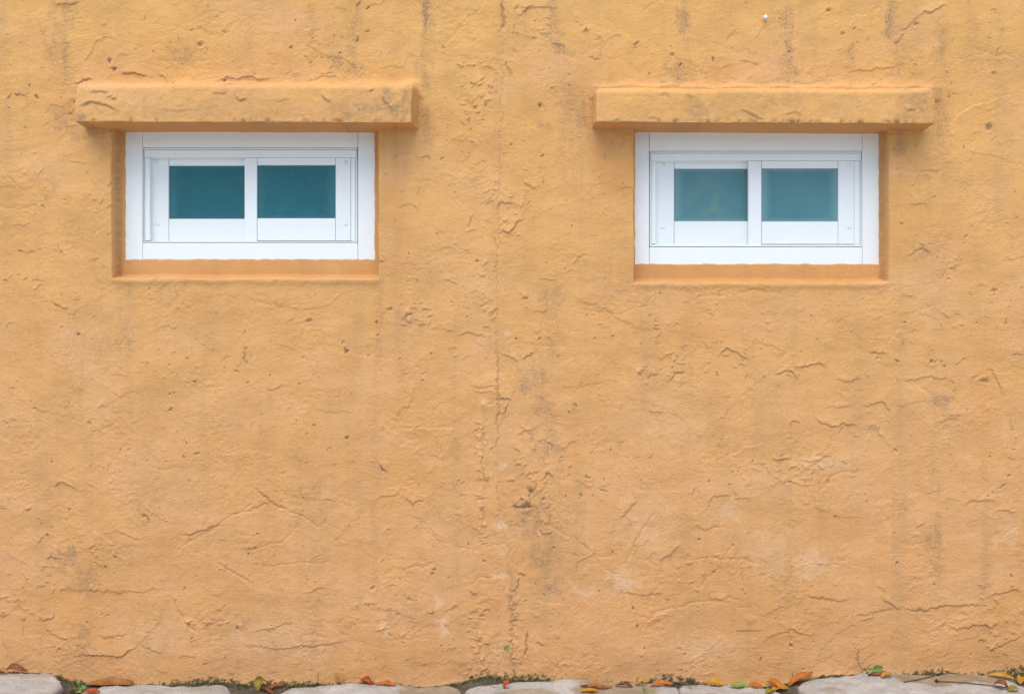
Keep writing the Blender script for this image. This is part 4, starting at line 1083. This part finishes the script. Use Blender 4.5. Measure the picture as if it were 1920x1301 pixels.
def leaf_mesh(L, w, arch, cup, twist, wav, seed, tip=1.0):
    nu, nv = 15, 6
    u = np.linspace(0, 1, nu); v = np.linspace(-1, 1, nv + 1)
    U, V = np.meshgrid(u, v, indexing='ij')
    wid = w / 2 * np.sin(np.pi * np.clip(U, 0.0, 1) ** 0.85) ** 0.75 * (1 + 0.06 * perlin(U * 5 + seed, V * 0 + seed, 3)) + 0.0006
    X = (U - 0.5) * L
    Y = V * wid
    Z = arch * (1 - (2 * U - 1) ** 2) + cup * np.abs(V) ** 1.4 * np.sin(np.pi * U) + wav * perlin(U * 3.5 + seed, V * 1.5 + seed * 2, 4)
    a = twist * (U - 0.5)
    Y2 = Y * np.cos(a) - Z * np.sin(a); Z2 = Y * np.sin(a) + Z * np.cos(a)
    id_ = np.arange(U.size).reshape(U.shape)
    q = np.stack([id_[:-1, :-1], id_[:-1, 1:], id_[1:, 1:], id_[1:, :-1]], -1).reshape(-1, 4)
    co_ = np.stack([X, Y2, Z2], -1).reshape(-1, 3)
    # petiole
    return co_, q


def leaf(px, py, L, w, col, lab, head=0.0, pitch=0.0, roll=0.0, arch=0.004, cup=0.004, twist=0.3, wav=0.003, seed=1, lift=0.0, group='fallen leaves at the foot of the wall', name='fallen_leaf'):
    L *= 0.84
    co_, q = leaf_mesh(L, w * 0.74, arch, cup, twist * 1.6, wav * 1.5, seed)
    roll *= 0.62
    R_ = Matrix.Rotation(head, 3, 'Z') @ Matrix.Rotation(pitch, 3, 'Y') @ Matrix.Rotation(roll, 3, 'X')
    co_ = co_ @ np.array(R_).T
    p, n_ = hit(px, py)
    # keep clear of the plaster, then settle on what lies below
    my = co_[:, 1].max()
    y = min(p.y, -0.007 - my)
    low = max(ground_z(p.x + c_[0], y + c_[1]) - c_[2] for c_ in co_[::3])
    o = link_mesh(name, mesh_np(name, co_, q), LM[col], None, smooth=True)
    o.location = (p.x, y, low * 0.75 + 0.25 * (ground_z(p.x, y) - co_[:, 2].min()) + 0.001 + lift)
    # vein as a part
    mid = co_.reshape(15, 7, 3)[:, 3]
    vs, fs = [], []
    for i_, m_ in enumerate(mid):
        r_ = 0.0009 * (1 - 0.6 * i_ / 14)
        for k in range(4):
            a = k * math.pi / 2
            vs.append((m_[0], m_[1] + r_ * math.cos(a), m_[2] + 0.0003 + r_ * math.sin(a)))
        if i_:
            b0 = (i_ - 1) * 4
            fs += [(b0 + k, b0 + (k + 1) % 4, b0 + 4 + (k + 1) % 4, b0 + 4 + k) for k in range(4)]
    mv = bpy.data.meshes.new('vein'); mv.from_pydata(vs, [], fs); mv.update()
    link_mesh('vein', mv, LM['tan' if col not in ('green', 'lime') else 'lime'], o)
    return tag(o, lab, 'leaf', group)


r_ = math.radians
leaf(27, 1262, .085, .034, 'brown', 'curled brown leaf at the wall foot, above the first stone on the far left', r_(12), 0, r_(35), .012, .008, .5, .004, 1)
leaf(2, 1262, .06, .028, 'tan', 'tan leaf cut by the left edge of the photo, beside a curled brown leaf', r_(-20), 0, r_(15), .006, .005, .4, .004, 2)
leaf(207, 1284, .170, .042, 'umber', 'long flat tan-orange leaf between the two leftmost stones, beside the bright green seedling', r_(3), r_(-1), r_(42), .006, .004, .25, .003, 3, .006)
leaf(170, 1300, .06, .03, 'red', 'small reddish leaf at the bottom edge just beside the bright green seedling', r_(20), 0, r_(10), .004, .004, .3, .003, 4)
leaf(490, 1293, .055, .040, 'olive', 'curled yellow-olive leaf in the gap before the third stone', r_(70), r_(-25), r_(20), .016, .012, .6, .003, 5)
leaf(515, 1292, .075, .016, 'red', 'thin rust-red leaf beside the curled yellow-olive leaf', r_(25), r_(-12), r_(10), .004, .003, .6, .002, 6)
leaf(502, 1298, .060, .022, 'brown', 'brown shredded leaf under the curled yellow-olive leaf at the bottom edge', r_(-25), r_(8), r_(25), .006, .006, .8, .003, 7)
leaf(688, 1281, .052, .026, 'red', 'red-brown folded leaf leaning on the wall behind the third stone', r_(-18), r_(12), r_(45), .006, .010, .6, .003, 8)
leaf(724, 1284, .075, .022, 'orange', 'bright orange leaf sliver next to a red-brown folded leaf', r_(-4), r_(2), r_(30), .004, .005, .5, .003, 9)
leaf(638, 1282, .055, .020, 'tan', 'dry grey-tan leaf stub standing against the wall beside the red-brown folded leaf', r_(-40), r_(28), r_(30), .006, .006, .5, .003, 10)
leaf(950, 1290, .034, .030, 'red', 'small upright red triangular leaf on the stone below the plaster joint', r_(20), r_(-52), r_(8), .003, .004, .3, .002, 11)
leaf(1118, 1290, .110, .026, 'orange', 'orange leaf with dark end, longest of the three lying in a row below the moss', r_(-3), r_(1), r_(22), .004, .005, .5, .004, 12)
leaf(1105, 1297, .062, .026, 'yellow', 'yellow-orange leaf lying on the stone in front of the row of three leaves', r_(8), 0, r_(14), .003, .003, .3, .002, 13)
leaf(1170, 1288, .060, .018, 'brown', 'dark brown curled leaf in the middle of the row below the moss', r_(4), r_(3), r_(30), .004, .006, .6, .003, 14)
leaf(1203, 1285, .050, .018, 'yellow', 'small amber leaf with upturned tip beside the dark brown curled leaf', r_(10), r_(-18), r_(20), .006, .004, .5, .002, 15)
leaf(1240, 1286, .085, .022, 'orange', 'amber leaf at the end of the row, under the thick moss patch', r_(6), r_(-4), r_(20), .006, .004, .4, .003, 16)
leaf(1340, 1286, .070, .034, 'yellow', 'amber-yellow leaf propped on the wall next to the pale green leaf', r_(-8), r_(4), r_(38), .008, .006, .4, .003, 17)
leaf(1386, 1289, .066, .036, 'lime', 'pale green fallen leaf lying among orange leaves', r_(-4), r_(2), r_(26), .003, .004, .2, .002, 18)
leaf(1417, 1289, .050, .028, 'orange', 'vivid orange leaf touching the pale green fallen leaf', r_(-15), r_(6), r_(30), .006, .006, .5, .003, 19)
leaf(1452, 1288, .060, .036, 'orange', 'rust-orange leaf on top of the heap at the edge of the large stained stone', r_(-35), r_(15), r_(30), .008, .008, .5, .004, 20)
leaf(1462, 1294, .070, .036, 'yellow', 'golden yellow leaf in the heap at the edge of the large stained stone', r_(15), r_(-5), r_(24), .006, .006, .4, .003, 21)
leaf(1444, 1298, .045, .030, 'olive', 'olive leaf at the bottom of the heap beside the large stained stone', r_(50), 0, r_(10), .004, .004, .4, .003, 22)
leaf(1500, 1276, .105, .030, 'orange', 'long orange-brown leaf leaning up along the shoulder of the large stained stone', r_(14), r_(-24), r_(35), .008, .006, .5, .003, 23)
leaf(1522, 1268, .030, .014, 'lime', 'tiny green leaf scrap at the tip of the long leaning leaf', r_(10), r_(-8), r_(20), .003, .002, .3, .002, 24)
leaf(1650, 1266, .088, .024, 'brown', 'flat rust-brown leaf under the green seedling by the large stained stone', r_(4), r_(-2), r_(10), .003, .004, .4, .003, 25)
leaf(1663, 1270, .050, .020, 'yellow', 'small amber leaf lying on the large stone in front of the rust-brown leaf', r_(14), r_(-6), r_(14), .004, .005, .5, .002, 26)
leaf(1878, 1272, .095, .024, 'yellow', 'long amber leaf behind the right shoulder of the large stained stone', r_(-8), r_(4), r_(26), .007, .005, .4, .003, 27)
leaf(1877, 1292, .050, .036, 'brown', 'dark brown cupped leaf standing on the right end of the large stone', r_(-25), r_(10), r_(30), .012, .012, .4, .002, 28)
leaf(1914, 1279, .050, .030, 'yellow', 'yellow leaf cut by the right edge of the photo', r_(60), r_(-14), r_(20), .008, .006, .4, .003, 29)
leaf(1900, 1296, .050, .026, 'olive', 'olive leaf low in the right corner beside the cupped brown leaf', r_(30), 0, r_(15), .005, .005, .4, .003, 30)
leaf(800, 1283, .030, .012, 'tan', 'small tan scrap of leaf between moss and the stone with brown stain', r_(-5), 0, r_(20), .003, .003, .3, .002, 31)


def tube(name, pts, r0, r1, mat, parent=None, sides=6):
    vs, fs = [], []
    n = len(pts)
    for i, p in enumerate(pts):
        d = (Vector(pts[min(i + 1, n - 1)]) - Vector(pts[max(i - 1, 0)])).normalized()
        a = d.orthogonal().normalized(); b = d.cross(a)
        r = r0 + (r1 - r0) * i / (n - 1)
        for k in range(sides):
            t = 2 * math.pi * k / sides
            vs.append(tuple(Vector(p) + a * (r * math.cos(t)) + b * (r * math.sin(t))))
        if i:
            b0 = (i - 1) * sides
            fs += [(b0 + k, b0 + (k + 1) % sides, b0 + sides + (k + 1) % sides, b0 + sides + k) for k in range(sides)]
    fs.append(tuple(range(sides))[::-1]); fs.append(tuple(range((n - 1) * sides, n * sides)))
    me_ = bpy.data.meshes.new(name); me_.from_pydata(vs, [], fs); me_.update()
    return link_mesh(name, me_, mat, parent, smooth=True)


def twig(pix, r0, r1, lab, knob=None):
    pts = []
    ax_ = np.linspace(0, len(pix) - 1, 14)
    for (px, py) in zip(np.interp(ax_, range(len(pix)), [q_[0] for q_ in pix]), np.interp(ax_, range(len(pix)), [q_[1] for q_ in pix])):
        p, _ = hit(px, py)
        pts.append((p.x, min(p.y, -0.012), p.z + r0 * 1.1))
    o = tube('twig', pts, r0, r1, TWIG)
    if knob:
        bm_ = bmesh.new(); bmesh.ops.create_icosphere(bm_, subdivisions=2, radius=knob, matrix=Matrix.Translation(Vector(pts[0])) @ Matrix.Diagonal((0.8, 1, 1.2, 1)))
        m_ = bpy.data.meshes.new('bud'); bm_.to_mesh(m_); bm_.free()
        link_mesh('bud', m_, LM['dark'], o, smooth=True)
    return tag(o, lab, 'twig', 'twigs on the large stained stone')


twig([(1695, 1279), (1720, 1275), (1750, 1268), (1775, 1263)], .0022, .0015, 'thin brown twig slanting up towards the wall on the large stained stone')
twig([(1756, 1278), (1800, 1280), (1850, 1285), (1895, 1291)], .0024, .0014, 'leaf stalk with dark bud end lying across the large stained stone', .0055)


def seedling(px, py, lab, leaves, stemr=.0012):
    p, _ = hit(px, py)
    y = min(p.y, -0.014)
    root = empty('seedling', (p.x, y, ground_z(p.x, y)))
    tag(root, lab, 'seedling', 'green seedlings at the foot of the wall')
    for (dx, dz, dy, L, w, head, pitch, roll, col) in leaves:
        e_ = Vector((dx, dy, dz))
        tube('stem', [(0, 0, -0.004), tuple(e_ * 0.5 + Vector((0, 0, 0.003))), tuple(e_)], stemr, stemr * 0.7, LM['lime'], root, 5)
        co_, q = leaf_mesh(L, w, .003, .003, .2, .001, dx * 100 + 3)
        co_[:, 0] += L / 2
        R_ = Matrix.Rotation(head, 3, 'Z') @ Matrix.Rotation(pitch, 3, 'Y') @ Matrix.Rotation(roll, 3, 'X')
        co_ = co_ @ np.array(R_).T + np.array(e_)
        link_mesh('leaf_blade', mesh_np('leaf_blade', co_, q), LM[col], root, smooth=True)
    return root


seedling(147, 1297, 'bright green small-leaved seedling between the two leftmost stones',
         [(-.006, .014, -.004, .020, .016, r_(200), r_(-20), r_(30), 'lime'), (.006, .012, -.006, .022, .018, r_(-10), r_(-12), r_(40), 'green'), (0, .022, 0, .016, .010, r_(80), r_(-60), 0, 'lime'), (.003, .006, -.012, .020, .016, r_(-40), r_(-6), r_(30), 'lime'), (-.005, .004, -.012, .018, .014, r_(220), r_(0), r_(30), 'green')])
seedling(1624, 1262, 'green seedling with one large oval leaf beside the large stained stone',
         [(.015, .014, -.012, .032, .021, r_(2), r_(-14), r_(70), 'green'), (.003, .010, -.014, .020, .014, r_(10), r_(-12), r_(60), 'lime'), (-.003, .009, -.010, .014, .010, r_(190), r_(-30), r_(50), 'lime')])
seedling(1207, 1300, 'tiny green shoot on the stone below the amber leaves',
         [(0, .006, 0, .016, .006, r_(100), r_(-60), 0, 'green'), (.003, .004, 0, .014, .005, r_(40), r_(-40), r_(30), 'lime')])


def stalk(pix, r0, lab, name='dry_stalk', mat=None, Y=-0.012):
    pts = [tuple(W(px, py, Y)) for (px, py) in pix]
    b = W(pix[0][0], pix[0][1], Y)
    pts = [(b.x, b.y, ground_z(b.x, b.y) - 0.003)] + pts
    o = tube(name, pts, r0, r0 * 0.5, mat or TWIG)
    return tag(o, lab, 'stalk', 'dry stalks standing against the wall')


st = stalk([(1617, 1256), (1611, 1246), (1608, 1232), (1609, 1217)], .0011, 'thin dry weed stalk with tiny buds above the green seedling')
for k, (px, py) in enumerate(((1606, 1236), (1611, 1230), (1607, 1226), (1611, 1222), (1608, 1217), (1604, 1215))):
    bm = bmesh.new(); bmesh.ops.create_icosphere(bm, subdivisions=1, radius=.0018, matrix=Matrix.Translation(W(px, py, -0.012)))
    m_ = bpy.data.meshes.new('bud'); bm.to_mesh(m_); bm.free()
    link_mesh('bud', m_, LM['olive'], st)
stalk([(1486, 1272), (1485, 1260)], .0016, 'short dark spike standing behind the heap of leaves', mat=LM['dark'])
stalk([(596, 1272), (597, 1257)], .0011, 'short dark spike against the wall behind the third stone', mat=LM['dark'])

# scrap of green leaf caught on the plaster near the joint
co_, q = leaf_mesh(.022, .008, .002, .002, .3, .001, 9)
o = link_mesh('leaf_scrap', mesh_np('leaf_scrap', co_ @ np.array(Matrix.Rotation(r_(-40), 3, 'Y') @ Matrix.Rotation(r_(80), 3, 'X')).T, q), LM['green'], None, smooth=True)
o.location = W(950, 1213, -0.0075)
tag(o, 'tiny green leaf scrap stuck on the plaster near the vertical joint', 'leaf')

# ------------------------------------------------------------------ garden opposite the wall: what the panes mirror
GREEN = mat_leaf('garden_leaves', (0.045, 0.10, 0.03), (0.09, 0.15, 0.04))
gr = np.random.default_rng(8)
n = 26000
cx_ = gr.uniform(-11, 11, n)
top = 2.8 + 0.8 * perlin(cx_ / 2.1, cx_ * 0 + 3, 6)
cz_ = top * gr.random(n) ** 0.8
cy_ = -10.5 + gr.normal(0, 0.7, n) - 0.5 * perlin(cx_ / 1.3, cz_ / 1.3, 8)
cc = np.stack([cx_, cy_, cz_ - 0.05], -1)
d1 = gr.normal(size=(n, 3)); d1 /= np.linalg.norm(d1, axis=1, keepdims=True)
d2 = np.cross(d1, gr.normal(size=(n, 3))); d2 /= np.linalg.norm(d2, axis=1, keepdims=True)
sz = gr.uniform(0.07, 0.15, (n, 1))
V4 = np.stack([cc - d1 * sz, cc + d2 * sz * 0.5, cc + d1 * sz, cc - d2 * sz * 0.5], 1).reshape(-1, 3)
fo = link_mesh('garden_foliage', mesh_np('garden_foliage', V4, np.arange(n * 4).reshape(n, 4)), GREEN)
tag(fo, 'garden greenery opposite the wall, seen only as a blur in the panes', kind='stuff')
